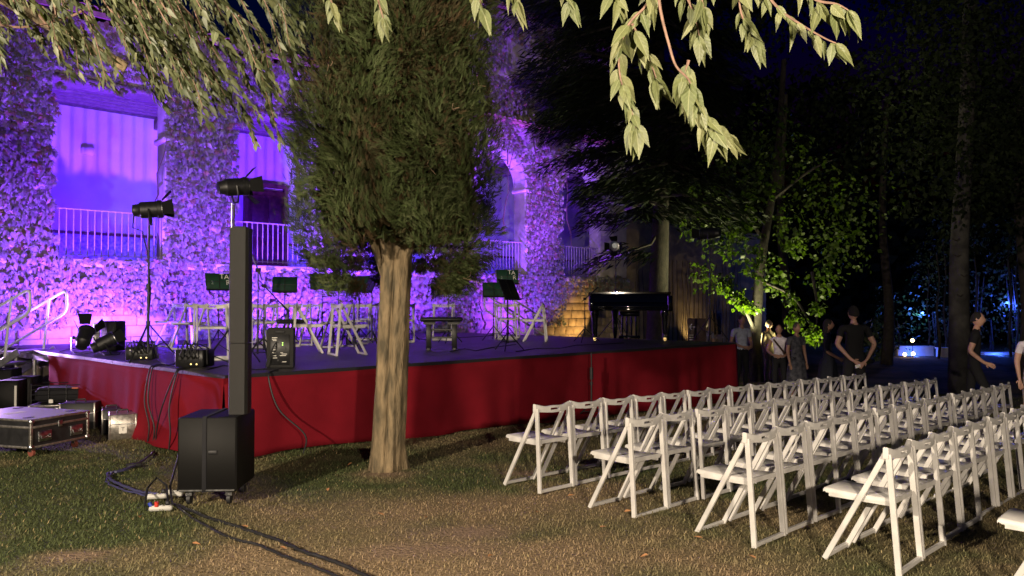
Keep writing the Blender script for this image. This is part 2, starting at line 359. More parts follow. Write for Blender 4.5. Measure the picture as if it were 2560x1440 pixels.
for pc in PIL: MB().box((pc, 8.75, (SPR+.11+TOPZ)/2), (2*HP+.002, .496, TOPZ-SPR-.11)).build('pier_head', stoneb, bld)
MB().box(((Uu0+Uu1)/2, 9.75, FLZ-.08), (Uu1-Uu0, 2.75, .15), bev=.02).build('gallery_floor', stoneb, bld)
MB().box(((Uu0+20)/2, 11.2, 5.2), (20-Uu0, .3, 6.2)).build('gallery_back_wall', plaster, bld)
MB().box((13.05, 8.8, 8.72), (8.8, .5, 3.12)).build('upper_wall', stoneb, bld)
MB().box(((Uu0+Uu1)/2, 10.0, 6.22), (Uu1-Uu0, 2.1, .06)).build('gallery_ceiling', mat('ceiling_board', (.62, .55, .48), .8, 0, 7, .2), bld)
for k in range(7):
    MB().box(((Uu0+Uu1)/2, 9.2+k*.29, 6.10), (Uu1-Uu0, .12, .19), bev=.015).build('beam', beamm, bld)
for pc in PIL[1:]: MB().box((pc, 10.02, 5.88), (.26, 2.05, .24), bev=.02).build('cross_beam', beamm, bld)
# glazed tile dado on the gallery wall
dado = mat('dado_tile', (.52, .50, .47), .35, 0, 14, .45, 0, 60, col2=(.16, .17, .24))
MB().box(((Uu0+Uu1)/2, 11.03, 2.85), (Uu1-Uu0, .04, .66)).build('tile_dado', dado, bld)
MB().box(((Uu0+Uu1)/2, 11.01, 3.21), (Uu1-Uu0, .08, .06)).build('dado_rail', woodd, bld)
def door(u):
    d = MB().box((u, 11.02, 3.55), (1.0, .10, 2.12), bev=.01).build('door', woodd, bld)
    for dx in (-.23, .23):
        for zz, hh in ((3.0, .7), (3.98, .95)): MB().box((u+dx, 10.96, zz), (.34, .03, hh), bev=.012).build('panel', woodd, d)
    for dx in (-.54, .54): MB().box((u+dx, 10.99, 3.58), (.09, .14, 2.2)).build('jamb', woodd, d)
    MB().box((u, 10.99, 4.73), (1.2, .14, .1)).build('lintel', woodd, d)
    MB().tube([(u+.36, 10.95, 3.5), (u+.36, 10.89, 3.5)], .02).build('handle', steel, d)
door(-.55); door(5.55)
wl = MB().box((1.35, 10.98, 5.05), (.26, .14, .17), bev=.03).build('wall_lamp', mat('lamp_box', (.75, .72, .68), .5), bld)
# railings
balm = MB().tube([(0, 0, 0), (0, 0, .92)], .011, 6).mesh('baluster', ironm, True)
for i in range(len(PIL)-1):
    a, b = PIL[i]+HP-.02, PIL[i+1]-HP+.02
    ra = MB().bar((a, 8.62, 3.47), (b, 8.62, 3.47), .045, .022).build('railing', ironm, bld)
    MB().bar((a, 8.62, FLZ+.09), (b, 8.62, FLZ+.09), .035, .015).build('bottom_rail', ironm, ra)
    if i in (1, 2, 3, 5, 6):
        nb = 17
        for k in range(nb): link('baluster', balm, ra, (a+(b-a)*(k+.5)/nb, 8.62, FLZ+.06))
# roof: lean-to over the gallery with rows of half-round tiles
ROOFV0, ROOFV1, RZ0, RZ1 = 8.05, 11.1, 7.22, 8.35
MB().loft([[(Uu0, ROOFV0, RZ0-.1), (Uu0, ROOFV0, RZ0), (Uu0, ROOFV1, RZ1), (Uu0, ROOFV1, RZ1-.3)], [(8.62, ROOFV0, RZ0-.1), (8.62, ROOFV0, RZ0), (8.62, ROOFV1, RZ1), (8.62, ROOFV1, RZ1-.3)]]).build('roof', tilem, bld, smooth=False)
roof = bld.children[-1]
sl = math.atan2(RZ1-RZ0, ROOFV1-ROOFV0); th_ = math.hypot(RZ1-RZ0, ROOFV1-ROOFV0)
tb = MB(); half = [(math.cos(math.pi*k/6), math.sin(math.pi*k/6)) for k in range(7)]
tb.loft([[(.085*c_, 0, .06*s_) for c_, s_ in half]+[(.07*c_, 0, .045*s_) for c_, s_ in reversed(half)], [(.07*c_, th_, .05*s_) for c_, s_ in half]+[(.055*c_, th_, .035*s_) for c_, s_ in reversed(half)]])
tme = tb.mesh('roof_tile', tilem, True)
for k in range(84):
    link('roof_tile', tme, roof, (Uu0+.1+k*.2, ROOFV0-.05, RZ0+.02+.008*random.random()), (sl, 0, 0))
MB().loft([[(8.5, 8.2, 10.25), (8.5, 8.2, 10.35), (8.5, 12, 11.4), (8.5, 12, 11.1)], [(17.6, 8.2, 10.25), (17.6, 8.2, 10.35), (17.6, 12, 11.4), (17.6, 12, 11.1)]]).build('upper_roof', tilem, bld, smooth=False)
dr = MB().box((13.05, 8.36, 6.93), (8.8, .42, .05)).build('drip_course', tilem, bld)
st_me = MB().loft([[(.085*c_, 0, .06*s_) for c_, s_ in half]+[(.07*c_, 0, .045*s_) for c_, s_ in reversed(half)], [(.07*c_, .5, .05*s_) for c_, s_ in half]+[(.055*c_, .5, .035*s_) for c_, s_ in reversed(half)]]).mesh('roof_tile', tilem, True)
for k in range(44): link('roof_tile', st_me, dr, (8.75+k*.2, 8.08, 6.94), (R(18), 0, 0))
# stone courses of the lower wall, where bare
def courses(u0, u1, z0, z1, m, skip=0):
    z = z0; row = 0
    while z < z1:
        hh = .21+.05*random.random(); u = u0-random.random()*.3
        while u < u1:
            ww = .36+.26*random.random()
            MB().box((u+ww/2, 8.5+.012*random.random(), z+hh/2), (ww-.016, .07, hh-.016), bev=.012).build('stone', m, bld)
            u += ww
        z += hh; row += 1
courses(-1.6, 4.2, .75, 1.95, stoneb)
courses(9.4, 17.3, .2, 2.3, stonem)
# ------------------------------------------------------------------ neighbouring wall with window and climbing stems
yel = mat('ochre_render', (.40, .30, .15), .9, 0, 2.5, .3, .4, 20)
nb = thing('ochre_house', 'ochre rendered house wall with small dark window behind the piano', 'house', FAC(17.5, 8.6, -.6), UA)
MB().box((4.8, .25, 2.6), (9.6, .5, 5.2)).build('wall', yel, nb)
pW = D(1816, 810, 29.8); lw = nb.matrix_world
rel = pW-FAC(17.5, 8.6, -.6); wu = rel.dot(U); wz = rel.z
wn = MB().box((wu, -.005, wz), (.62, .05, 1.0)).build('window', mat('window_frame', (.30, .22, .12), .7), nb)
MB().box((wu, -.04, wz), (.46, .03, .84)).build('pane', glassdark, wn)
MB().box((wu, -.06, wz-.54), (.75, .12, .07)).build('sill', stonem, wn)
for k in range(26):
    u = .3+k*.28+random.random()*.2; pts = [(u+random.uniform(-.05, .05), -.06-.03*random.random(), j*.55) for j in range(8)]
    MB().tube(pts, [.022-.002*j for j in range(8)], 5).build('climbing_stem', mat('stem_bark', (.12, .085, .05), .9, 0, 20, .4, .4, 60), nb)
# ------------------------------------------------------------------ ivy
ivym = leafmat('ivy_leaf', [(.17, .19, .14), (.25, .26, .20), (.34, .34, .26), (.22, .23, .17), (.34, .20, .13)], .2, .38)
ivyo = leafmat('ivy_leaf_single', [(.14, .16, .10), (.22, .22, .15), (.30, .28, .19)], .22, .4, 'obj')
stemm = MATS['stem_bark']
def opening(u, z, sh=.05):
    r_ = np.zeros(len(u), bool)
    for i in range(len(PIL)-1):
        cu = (PIL[i]+PIL[i+1])/2; rr = PITCHB/2-HP-sh; du = np.abs(u-cu)
        r_ |= (du < rr) & (z > FLZ+.03) & ((z < SPR+.12) | (du**2+(z-SPR-.12)**2 < rr*rr)) if i > 4 else (du < rr) & (z > FLZ+.03) & (z < LINT-.12-.35*np.maximum(0, np.sin(u*5.1+1))*np.maximum(0, np.sin(u*1.9+.4)))
    return r_
Um, Vm = np.array(U), np.array(V)
LEAF1 = None
def single_leaf(m, L=1, Wd=.24):
    mb = MB(); st = [0, .12, .3, .5, .72, .9, 1]; wv = [0, .6, 1, .92, .55, .2, 0]
    rows = []
    for t, q in zip(st, wv):
        z = -.16*t*t; rows.append([(-Wd*q, t, z+.10*Wd*q*2), (0, t, z), (Wd*q, t, z+.10*Wd*q*2)])
    for i in range(len(rows)-1):
        for j in (0, 1): mb.poly([rows[i][j], rows[i][j+1], rows[i+1][j+1], rows[i+1][j]])
    me = mb.mesh('leaf', m, True, 80); return me
ivyleaf = single_leaf(ivyo)
def ivy(label, zones, nsing=0, thick=.22, seedk=1, lim=None):
    P = []
    for (u0, u1, z0, z1, dens, patch) in zones:
        n = int((u1-u0)*(z1-z0)*dens); u = u0+rng.random(n)*(u1-u0); z = z0+rng.random(n)*(z1-z0)
        k = ~opening(u, z) & (vn(u, z, .9, 20+seedk)*.6+vn(u, z, 2.4, 30+seedk)*.4 > patch)
        e = np.minimum((u-u0), (u1-u))*1.2+vn(z, u, 1.7, 40)*.35
        k &= (e > .12); P.append(np.stack([u[k], z[k]], 1))
    P = np.concatenate(P); n = len(P)
    bulge = thick*(vn(P[:, 0], P[:, 1], 1.6, 50+seedk)*.8+.25)
    vpos = 8.46-bulge*rng.random(n)**.6
    vpos = np.where((P[:, 1] > 7.2) & (P[:, 0] < 8.6), np.minimum(np.minimum(vpos, 8.0)+(P[:, 1]-7.2)*2.6, 11.0-.2*rng.random(n)), vpos)
    base = FAC(float(P[:, 0].mean()), 8.4, 0); base.z = SH
    t = thing('ivy', label, 'climber', base, 0, 'creeper on the building')
    W0 = np.array(C0)[None]+P[:, :1]*Um+vpos[:, None]*Vm; W0[:, 2] = P[:, 1]; W0 -= np.array(base)
    nl = 5; ang = (np.arange(nl)-2)*.62
    fl = rng.normal(0, .45, n)[:, None]+ang[None]
    dwn = np.array([0, 0, -1.0]); out = -Vm
    o_ = out[None]+rng.normal(0, .45, (n, 3)); o_ = unit(o_)
    T = (np.cos(fl)[..., None]*dwn+np.sin(fl)[..., None]*Um)+o_[:, None]*(.25+.35*rng.random((n, 1, 1)))
    N = np.repeat(o_[:, None]+np.array([0, 0, .5]), nl, 1)+rng.normal(0, .22, (n, nl, 3))
    L = (.075+.06*rng.random(n))[:, None]*(1-.16*np.abs(np.arange(nl)-2))[None]
    Pp = np.repeat(W0[:, None], nl, 1).reshape(-1, 3)
    leafcloud('foliage', Pp, T.reshape(-1, 3), N.reshape(-1, 3), L.ravel(), .24, ivym, t, np.repeat(rng.random(n), nl))
    for k in range(7):
        i = rng.integers(n); q = W0[i]; top = FAC(P[i, 0], 8.44, P[i, 1])-base; bot = FAC(P[i, 0]+random.uniform(-.5, .5), 8.44, max(.9, P[i, 1]-2.5))-base
        pts = [bot.lerp(top, s/6)+U*random.uniform(-.08, .08) for s in range(7)]
        MB().tube(pts, [.02-.002*s for s in range(7)], 5).build('stem', stemm, t)
    if nsing:
        cand = np.arange(n) if lim is None else np.where((P[:, 0] > lim[0]) & (P[:, 0] < lim[1]) & (P[:, 1] > lim[2]) & (P[:, 1] < lim[3]))[0]
        for i in rng.choice(cand, min(nsing, len(cand)), replace=False):
            q = Vector(W0[i])-V*.10; y = Vector((0, 0, -1))+U*random.uniform(-.8, .8)-V*random.uniform(.1, .5); y.normalize()
            zn = (-V+Vector((0, 0, .4))+Vector(rng.normal(0, .3, 3))).normalized(); x = y.cross(zn).normalized(); zn = x.cross(y); s = random.uniform(.11, .16)
            o = link('leaf', ivyleaf, t); o.matrix_local = Matrix((( x.x*s, y.x*s, zn.x*s, q.x), (x.y*s, y.y*s, zn.y*s, q.y), (x.z*s, y.z*s, zn.z*s, q.z), (0, 0, 0, 1)))
    return t
ivy('dense creeper covering the far left pillar and wall below the railing', [(-2.6, .14, 2.9, 7.6, 260, .0), (-2.6, .42, 1.2, 3.0, 260, .0), (.2, 2.35, 1.45, 2.62, 300, .0), (1.35, 2.4, 2.4, 2.95, 220, .2), (.1, 2.35, 5.2, 7.6, 170, .12)], 290, .3, 1, (-1, 2.2, 1.3, 4.5))
ivy('dense creeper covering the pillar behind the tall loudspeaker column', [(2.15, 3.65, .92, 7.6, 280, .0), (3.5, 5.75, 5.3, 7.6, 180, .1), (3.5, 5.75, .95, 2.4, 220, .15)], 200, .3, 2, (2.2, 3.6, 1.5, 5.5))
ivy('creeper on the wall behind the cypress', [(5.6, 7.1, .92, 7.5, 150, .1), (7.0, 9.2, .95, 2.7, 190, .12), (7, 9.2, 5.2, 7.5, 60, .3)], 0, .25, 3)
ivy('bushy creeper spilling from the wall beside the cypress', [(9.1, 10.5, .6, 3.4, 210, .15), (9.2, 12.5, 1.75, 2.75, 150, .2), (9.1, 10.6, 2.5, 7.4, 90, .3)], 0, .5, 4)
ivy('dark creeper covering the slender pillar left of the cedar', [(12.45, 14.1, 1.6, 5.6, 260, .05), (12.4, 14.2, 1.0, 2.7, 160, .2)], 0, .3, 5)
ivy('violet lit creeper over the arches right of the cypress', [(10.6, 14.6, 5.6, 10.3, 230, .30), (13.8, 17.3, 5.4, 10.3, 140, .30), (14, 17.2, 1.9, 2.6, 150, .2)], 0, .6, 6)
# ------------------------------------------------------------------ stage
SW, SD = 10.0, 8.35
def ST(a, b, z=0): return U*a+SV*b+Vector((0, 0, z))          # relative to the stage corner
deckm = mat('stage_ply', (.05, .045, .05), .5, 0, 3, .35, .2, 30)
redm = mat('red_cloth', (.21, .009, .018), .92, 0, 2.2, .18, .25, 140, spec=.1)
stg = thing('stage', 'long low stage with dark boarded deck and red cloth skirt', 'stage', C0)
na, nbk = 5, 8
for i in range(na):
    for j in range(nbk):
        a0, a1, b0, b1 = i*SW/na, (i+1)*SW/na, j*SD/nbk, (j+1)*SD/nbk; g_ = .004
        q = [(a0+g_, b0+g_), (a1-g_, b0+g_), (a1-g_, b1-g_), (a0+g_, b1-g_)]; zz = SH-.0015*random.random()
        MB().loft([[ST(a, b, SH-.05) for a, b in q], [ST(a, b, zz) for a, b in q]]).build('deck_board', deckm, stg, smooth=False)
ed = MB().loft([[ST(-.03, -.035, SH-.045), ST(-.03, -.035, SH+.002), ST(-.004, -.004, SH+.002), ST(-.004, -.004, SH-.045)], [ST(SW+.03, -.035, SH-.045), ST(SW+.03, -.035, SH+.002), ST(SW+.004, -.004, SH+.002), ST(SW+.004, -.004, SH-.045)]])
ed.build('edge_strip', blackf, stg)
def skirt(fn, L, flare, seed):
    n = int(L/.06); rows = 12; vs = []
    for j in range(rows):
        t = j/(rows-1)
        for i in range(n+1):
            s = L*i/n; q0, out = fn(s); gp = C0+q0; zb = float(gz(gp.x, gp.y))-.005
            z = (SH-.03-.008*abs(math.sin(s*1.57)))*(1-t)+(zb+.012*math.sin(s*2.1)+.012)*t
            f = .013*math.sin(s*5.1+seed)+.022*math.sin(s*2.3+seed*2)+.007*math.sin(s*13+math.sin(s*3)*2)+.010*math.sin(s*9+seed)*max(0, math.sin(s*.9))+.020*abs(math.sin(s*1.35+seed))**8+.012*abs(math.sin(s*3.7+seed))**6
            o = .045+f*(t**.55)*1.5+flare(s)*max(0, t-.55)**2*3+.02*t+.012*math.sin(s*1.7+3*t)*t
            p = q0+out*o; vs.append((p.x, p.y, z+ (.03*max(0, flare(s)) if j == rows-1 else 0)))
    m = MB(); m.v = vs
    for j in range(rows-1):
        for i in range(n):
            k = j*(n+1)+i; m.f.append((k, k+1, k+n+2, k+n+1)); m.mi.append(0)
    # hem band sewn along the top
    return m
outF = -V; outL = -Vector((SV.y, -SV.x, 0)).normalized()
if outL.dot(U) > 0: outL = -outL
sk1 = skirt(lambda s: (ST(s-.047, 0), outF), SW+.09, lambda s: .10*math.exp(-(s/.5)**2), 1.0).build('skirt', redm, stg, ang=180)
sk2 = skirt(lambda s: (ST(0, s-.047), outL), 5.62, lambda s: .22*math.exp(-((s-.9)/.7)**2)+.05, 2.0).build('skirt', redm, stg, ang=180)
sk3 = skirt(lambda s: (ST(SW, s-.03), -outL), 4.0, lambda s: .02, 3.0).build('skirt', redm, stg, ang=180)
for o in (sk1, sk2, sk3):
    sm = o.modifiers.new('thick', 'SOLIDIFY'); sm.thickness = .004
MB().loft([[ST(0, 0, SH-.11)+outL*.052+outF*.052, ST(0, 0, SH-.025)+outL*.05+outF*.05, ST(.22, 0, SH-.025)+outF*.054, ST(.22, 0, SH-.11)+outF*.057], [ST(0, 0, SH-.11)+outL*.056+outF*.056, ST(0, 0, SH-.025)+outL*.054+outF*.054, ST(.22, 0, SH-.025)+outF*.058, ST(.22, 0, SH-.11)+outF*.061]]).build('skirt_flap', redm, stg)
galv = mat('galvanised_tube', (.45, .44, .42), .45, .7, 20, .3)
for b in (5.75, 6.6, 7.6):
    q = ST(.05, b); gp = C0+q; MB().tube([(q.x, q.y, float(gz(gp.x, gp.y))), (q.x, q.y, SH-.05)], .03, 10).build('scaffold_leg', galv, stg)
q0, q1 = ST(.05, 5.7, SH-.11), ST(.05, 8.2, SH-.11); MB().bar(q0, q1, .05, .1).build('side_rail', galv, stg)
# ------------------------------------------------------------------ folding chair
def make_chair():
    H = .76; root = thing('folding_chair', 'white folding chair', 'chair')
    for s in (-1, 1):
        MB().bar((s*.222, 0, 0), (s*.214, .062, .72), .024, .036, up=(0, 1, 0)).build('leg', whitep, root)
        MB().bar((s*.192, .455, 0), (s*.186, .085, .72), .024, .034, up=(0, 1, 0)).build('leg', whitep, root)
    MB().bar((-.212, .002, .015), (.212, .002, .015), .026, .028).build('foot_bar', whitep, root)
    MB().bar((-.181, .452, .015), (.181, .452, .015), .026, .028).build('foot_bar', whitep, root)
    def sec(x, za, zb):
        k = 1-(x/.236)**2; yc = .072-.024*k; t = .016
        return [Vector((x, yc-t, za)), Vector((x, yc+t, za)), Vector((x, yc+t, zb-.006)), Vector((x, yc+t-.006, zb)), Vector((x, yc-t+.006, zb)), Vector((x, yc-t, zb-.006))]
    top = lambda x: H-.020*(1-(x/.236)**2)+.004*math.cos(x*26)
    bot = lambda x: .688-.006*math.cos(x*13)
    X = [-.236+.472*i/16 for i in range(17)]; s0, s1 = 6, 10
    mb = MB(); mb.loft([sec(x, bot(x), top(x)) for x in X[:s0+1]]); mb.loft([sec(x, bot(x), top(x)) for x in X[s1:]])
    mb.loft([sec(x, .724, top(x)) for x in X[s0:s1+1]]); mb.loft([sec(x, bot(x), .706) for x in X[s0:s1+1]])
    mb.build('back_rail', whitep, root, ang=50)
    mb = MB(); rows = []
    for i, y in enumerate([.035, .05, .15, .28, .40, .455, .470, .476]):
        zt = .452-.010*math.sin(min(1, max(0, (y-.03)/.42))*math.pi)-(.004 if y > .46 else 0)-(.008 if y > .473 else 0); th = .034 if y < .46 else .022
        rows.append([Vector((-.170, y, zt-th)), Vector((.170, y, zt-th)), Vector((.170, y, zt-.006)), Vector((.164, y, zt)), Vector((-.164, y, zt)), Vector((-.170, y, zt-.006))])
    mb.loft(rows); mb.build('seat', whitep, root, ang=50)
    for s in (-1, 1): MB().bar((s*.158, .05, .415), (s*.158, .44, .415), .02, .04).build('seat_rail', whitep, root)
    return root
chair0 = make_chair(); first_used = [False]
def place_chair(p, rz, label, group):
    c = chair0 if not first_used[0] else copy_tree(chair0); first_used[0] = True
    c.location = p; c.rotation_euler = (0, 0, rz); c['label'] = label; c['category'] = 'chair'; c['group'] = group
    return c
ra = R(46); RU = Vector((math.cos(ra), math.sin(ra), 0)); RV = Vector((-math.sin(ra), math.cos(ra), 0)); PITCHC = .505
starts = [(.226, 6.62), (.92, 5.82), (1.61, 5.14), (2.33, 4.62), (3.01, 3.90)]
counts = [16, 16, 16, 9, 1]
TILT = -math.atan(.031)
for r_i, ((x, y), cnt) in enumerate(zip(starts, counts)):
    for k in range(cnt):
        p = Vector((x, y, 0))+RU*(.236+k*PITCHC+random.uniform(-.006, .006))+RV*random.uniform(-.022, .022)
        p.z = float(gz(p.x, p.y))-.012
        lab = f'white folding chair, {ORD[k]} from the left in the {ORD[r_i]} row from the stage' if cnt > 1 else 'white folding chair cut off at the right edge, behind the fourth row'
        c = place_chair(p, ra+random.uniform(-.02, .02), lab, 'white folding chairs in rows on the lawn')
        c.rotation_euler = (Matrix.Rotation(random.uniform(-.004, .004), 3, 'X') @ Matrix.Identity(3)).to_euler(); c.rotation_euler = (0, -TILT, ra+random.uniform(-.035, .035))
SC = [(462, 13.7, 150, 'white chair on stage, furthest left, behind the floor lights'), (528, 10.5, 205, 'white chair on stage partly hidden behind the loudspeaker column'),
      (664, 12.9, 35, 'white chair on stage just right of the loudspeaker column'), (728, 11.6, -70, 'white chair on stage behind the small powered speaker with black cushion'),
      (752, 13.8, 170, 'white chair on stage in the back row, behind the cushioned chair'), (832, 11.15, -62, 'white chair on stage nearest the cypress trunk, turned right'),
      (900, 14.6, 185, 'white chair on stage left of the cypress trunk, behind music stands'), (1008, 15.2, 190, 'white chair on stage half hidden by the cypress trunk, on its right'),
      (1110, 16.0, 180, 'white chair on stage behind the black piano bench'), (1264, 16.2, 186, 'white chair on stage between black music stand and violet rails'),
      (1366, 15.4, 84, 'white chair seen side on, alone left of the piano'), (498, 12.9, 165, 'white chair on stage between the leftmost chair and the column'), (1274, 17.1, 182, 'white chair on stage behind another white chair by violet rails'), (780, 15.6, 178, 'white chair at the very back of the stage near the middle'), (690, 14.2, 200, 'white chair on stage behind the microphone stands, back row'), (862, 13.4, 160, 'white chair on stage behind the one nearest the cypress'), (640, 15.2, 175, 'white chair at the back of the stage beside the column'), (920, 16.2, 182, 'white chair at the back edge of the stage by the cypress')]
for px, d, rz, lab in SC:
    place_chair(SX(px, d), R(rz), lab, 'white chairs on the stage')
cs = MB(); cs.box((0, 0, .03), (.40, .40, .06), bev=.028)
pc = SX(716, 11.55)
# ------------------------------------------------------------------ loudspeaker column on subwoofer
spk = thing('loudspeaker', 'tall black column loudspeaker on a wheeled subwoofer box on the grass', 'loudspeaker', G(507, 1268)+Vector((0, .30, 0)), R(3))
satin = mat('speaker_black', (.006, .0056, .0054), .6, 0, 200, .2, .15, 300, spec=.25)
grille = mat('speaker_grille', (.009, .0083, .0075), .5, .2, 300, .3, .3, 500)
MB().box((0, 0, .41), (.47, .52, .60), bev=.012).build('subwoofer_box', satin, spk)
MB().box((-.02, -.263, .41), (.035, .01, .60), bev=.003).build('strap', blackf, spk)
MB().box((-.02, .0, .714), (.035, .52, .008)).build('strap', blackf, spk)
hd = MB(); hd.box((.045, -.262, .43), (.075, .012, .035), bev=.01); hd.build('handle', blackp, spk)
MB().box((0, -.261, .125), (.44, .012, .012)).build('base_trim', steel, spk)
for sx in (-.16, .16):
    for sy in (-.19, .19):
        cst = MB().box((sx, sy, .09), (.05, .05, .04)).build('caster', steel, spk)
        MB().tube([(sx-.014, sy, .042), (sx+.014, sy, .042)], .042, 14).build('wheel', blackp, cst)
def colseg(z0, z1):
    c_ = [(-.105, -.02), (-.095, -.035), (.03, -.035), (.05, -.01), (.05, .10), (-.105, .10)]
    return MB().loft([[(a+.215, b-.06, z) for a, b in c_] for z in (z0, z1)])
colseg(.71, 1.30).build('column_section', grille, spk, ang=20); colseg(1.305, 2.27).build('column_section', grille, spk, ang=20)
MB().box((.185, -.03, 2.275), (.11, .1, .012)).build('top_cap', satin, spk)
# ------------------------------------------------------------------ theatre lamps
def fresnel(root, p, yaw, pitch, s=1, lit=False):
    M = Matrix.Translation(p) @ Matrix.Rotation(yaw, 4, 'Z') @ Matrix.Rotation(pitch, 4, 'X')
    T = lambda mb: (mb.v.__setitem__(slice(None), [tuple(M @ (Vector(v)*s)) for v in mb.v]), mb)[1]
    T(MB().lathe([(.05, -.20), (.075, -.19), (.085, -.12), (.105, -.10), (.108, .10), (.118, .105), (.118, .15), (.09, .15)], 18, Matrix.Rotation(-math.pi/2, 3, 'X'))).build('lamp_body', blackm, root)
    T(MB().lathe([(.1, .152), (.112, .155), (.112, .165), (.1, .168)], 18, Matrix.Rotation(-math.pi/2, 3, 'X'))).build('rim', steel, root)
    T(MB().lathe([(.001, .150), (.06, .158), (.095, .150), (.095, .146), (.001, .144)], 18, Matrix.Rotation(-math.pi/2, 3, 'X'))).build('lens', glassdark, root)
    for k, (ln, a) in enumerate(((.16, .75), (.16, .6), (.14, .8), (.14, .6))):
        Rk = Matrix.Rotation(k*math.pi/2, 3, 'Y'); w0, w1 = .075, .10; y0 = .165; o = .118
        pts = [(-w0, y0, o), (w0, y0, o), (w1, y0+ln*math.cos(a), o+ln*math.sin(a)), (-w1, y0+ln*math.cos(a), o+ln*math.sin(a))]
        mb = MB().loft([[Rk @ Vector(q) for q in pts], [Rk @ (Vector(q)+Vector((0, .0, .004))) for q in pts]]); T(mb).build('barn_door', barnm, root, smooth=False)
    yk = MB().tube([(-.13, 0, 0), (-.135, 0, -.12), (-.09, 0, -.19), (.09, 0, -.19), (.135, 0, -.12), (.13, 0, 0)], .012, 6); T(yk).build('yoke', blackm, root)
    T(MB().tube([(-.13, 0, 0), (-.16, 0, 0)], .025, 8)).build('knob', blackp, root)
    return M
def tripod(root, h, rad=.35, leg0=.45, r0=.017, yaw=0):
    MB().tube([(0, 0, .12), (0, 0, h*.55)], r0, 10).build('pole', blackm, root); MB().tube([(0, 0, h*.5), (0, 0, h)], r0*.7, 10).build('pole', blackm, root)
    MB().tube([(0, 0, h*.53), (0, 0, h*.57)], r0*1.7, 10).build('collar', blackp, root)
    MB().tube([(0, 0, leg0-.03), (0, 0, leg0+.03)], r0*1.6, 10).build('collar', blackp, root)
    for k in range(3):
        a = yaw+k*2.094; x, y = rad*math.cos(a), rad*math.sin(a)
        MB().tube([(0, 0, leg0), (x, y, .012)], .010, 6).build('leg', blackm, root)
        MB().tube([(0, 0, .14), (x*.5, y*.5, leg0*.5)], .006, 5).build('brace', blackm, root)
ls = thing('light_stand', 'black lamp with barn doors on tripod stand, in front of the railing', 'stage light', SX(371, 9.9))
tripod(ls, 1.78, .38, .5, .017, .4); fresnel(ls, Vector((0, 0, 1.98)), R(-70), R(6))
MB().tube([(-.2, 0, 1.9), (-.24, .05, 1.75), (-.1, .02, 1.7), (-.02, .02, 1.4), (.02, .02, .9), (-.02, .03, .4), (.1, .1, .02)], .008, 6).build('cable', blackp, ls)
ls2 = thing('light_stand', 'black lamp with barn doors on stand above the loudspeaker column', 'stage light', SX(583, 9.4))
tripod(ls2, 1.98, .38, .5, .017, .9); fresnel(ls2, Vector((0, 0, 2.20)), R(-55), R(8))
MB().tube([(-.02, -.02, 1.5), (-.02, -.02, 2.0)], .006, 6).build('bright_tube', steel, ls2)
f1 = thing('floor_light', 'black floor lamp with open barn doors tilted up at stage edge', 'stage light', SX(212, 11.6), R(20)); fresnel(f1, Vector((0, 0, .24)), R(-10), R(48), 1)

MB().tube([(-.17, 0, .24), (-.17, 0, .05), (-.12, -.06, .012), (.12, -.06, .012), (.17, 0, .05), (.17, 0, .24)], .011, 6).build('floor_bracket', steel, f1)
f2 = thing('floor_light', 'black floor lamp lying low beside the square black box', 'stage light', SX(262, 11.35), R(-35)); fresnel(f2, Vector((0, 0, .17)), R(-25), R(28), .95)
bx = thing('monitor_box', 'square black box speaker standing at the left of the stage', 'speaker', SX(284, 12.1), R(-12))
MB().box((0, 0, .245), (.27, .24, .47), bev=.012).build('cabinet', satin, bx); MB().box((0, -.123, .24), (.23, .008, .42), bev=.004).build('front_grille', grille, bx)
wt = thing('canister', 'tall white canister standing beside the square black box', 'canister', SX(242, 12.4))
MB().lathe([(.05, 0), (.055, .01), (.055, .30), (.048, .33), (.045, .36), (.05, .38), (.05, .43), (.02, .44)], 16).build('body', whitee, wt)
MB().lathe([(.0555, .12), (.0556, .24)], 16).build('paper_label', paper, wt)
lb = mat('indicator_amber', (.1, .1, .05), .4, emit=(1, .75, .25), estr=2.5); lg = mat('indicator_green', (.02, .1, .02), .4, emit=(.55, 1, .15), estr=2.5)
def dimmer(p, rz, label, w, hh):
    t = thing('dimmer_pack', label, 'dimmer pack', p, rz)
    MB().box((0, 0, hh/2+.01), (w, .26, hh), bev=.01).build('case', blackm, t)
    for k in range(4):
        MB().tube([(-.3*w+k*.2*w, -.13, hh*.55), (-.3*w+k*.2*w, -.142, hh*.55)], .02, 10).build('socket', blackp, t)
        MB().box((-.3*w+k*.2*w, -.132, hh*.82), (.03, .008, .012)).build('panel_mark', steel, t)
    for k in range(2): MB().tube([(.08*w+k*.2*w, -.131, hh*.22), (.08*w+k*.2*w, -.137, hh*.22)], .009, 8).build('indicator', lb, t)
    MB().tube([(-w*.5, -.05, hh*.2), (-w*.52, -.05, hh+.07), (w*.5, -.05, hh+.07), (w*.52, -.05, hh*.2)], .009, 6).build('carry_bar', blackm, t)
    for k in range(7):
        x = random.uniform(-.4, .4)*w; pts = [(x, -.14, hh*.55), (x+.02, -.22, hh*.75), (x+random.uniform(-.1, .1), -.12, hh+.06+.06*random.random()), (x+random.uniform(-.15, .15), .05, hh+.02), (x+random.uniform(-.3, .3), .22, .02)]
        MB().tube(pts, .008, 6).build('cable', blackp, t)
    return t
dimmer(SX(345, 10.1)+Vector((0, .12, 0)), R(10), 'black dimmer pack with cables at the foot of the left light stand', .34, .17)
dimmer(SX(478, 8.95)+Vector((0, .12, 0)), R(-8), 'black dimmer pack with tangled cables left of the loudspeaker column', .36, .20)
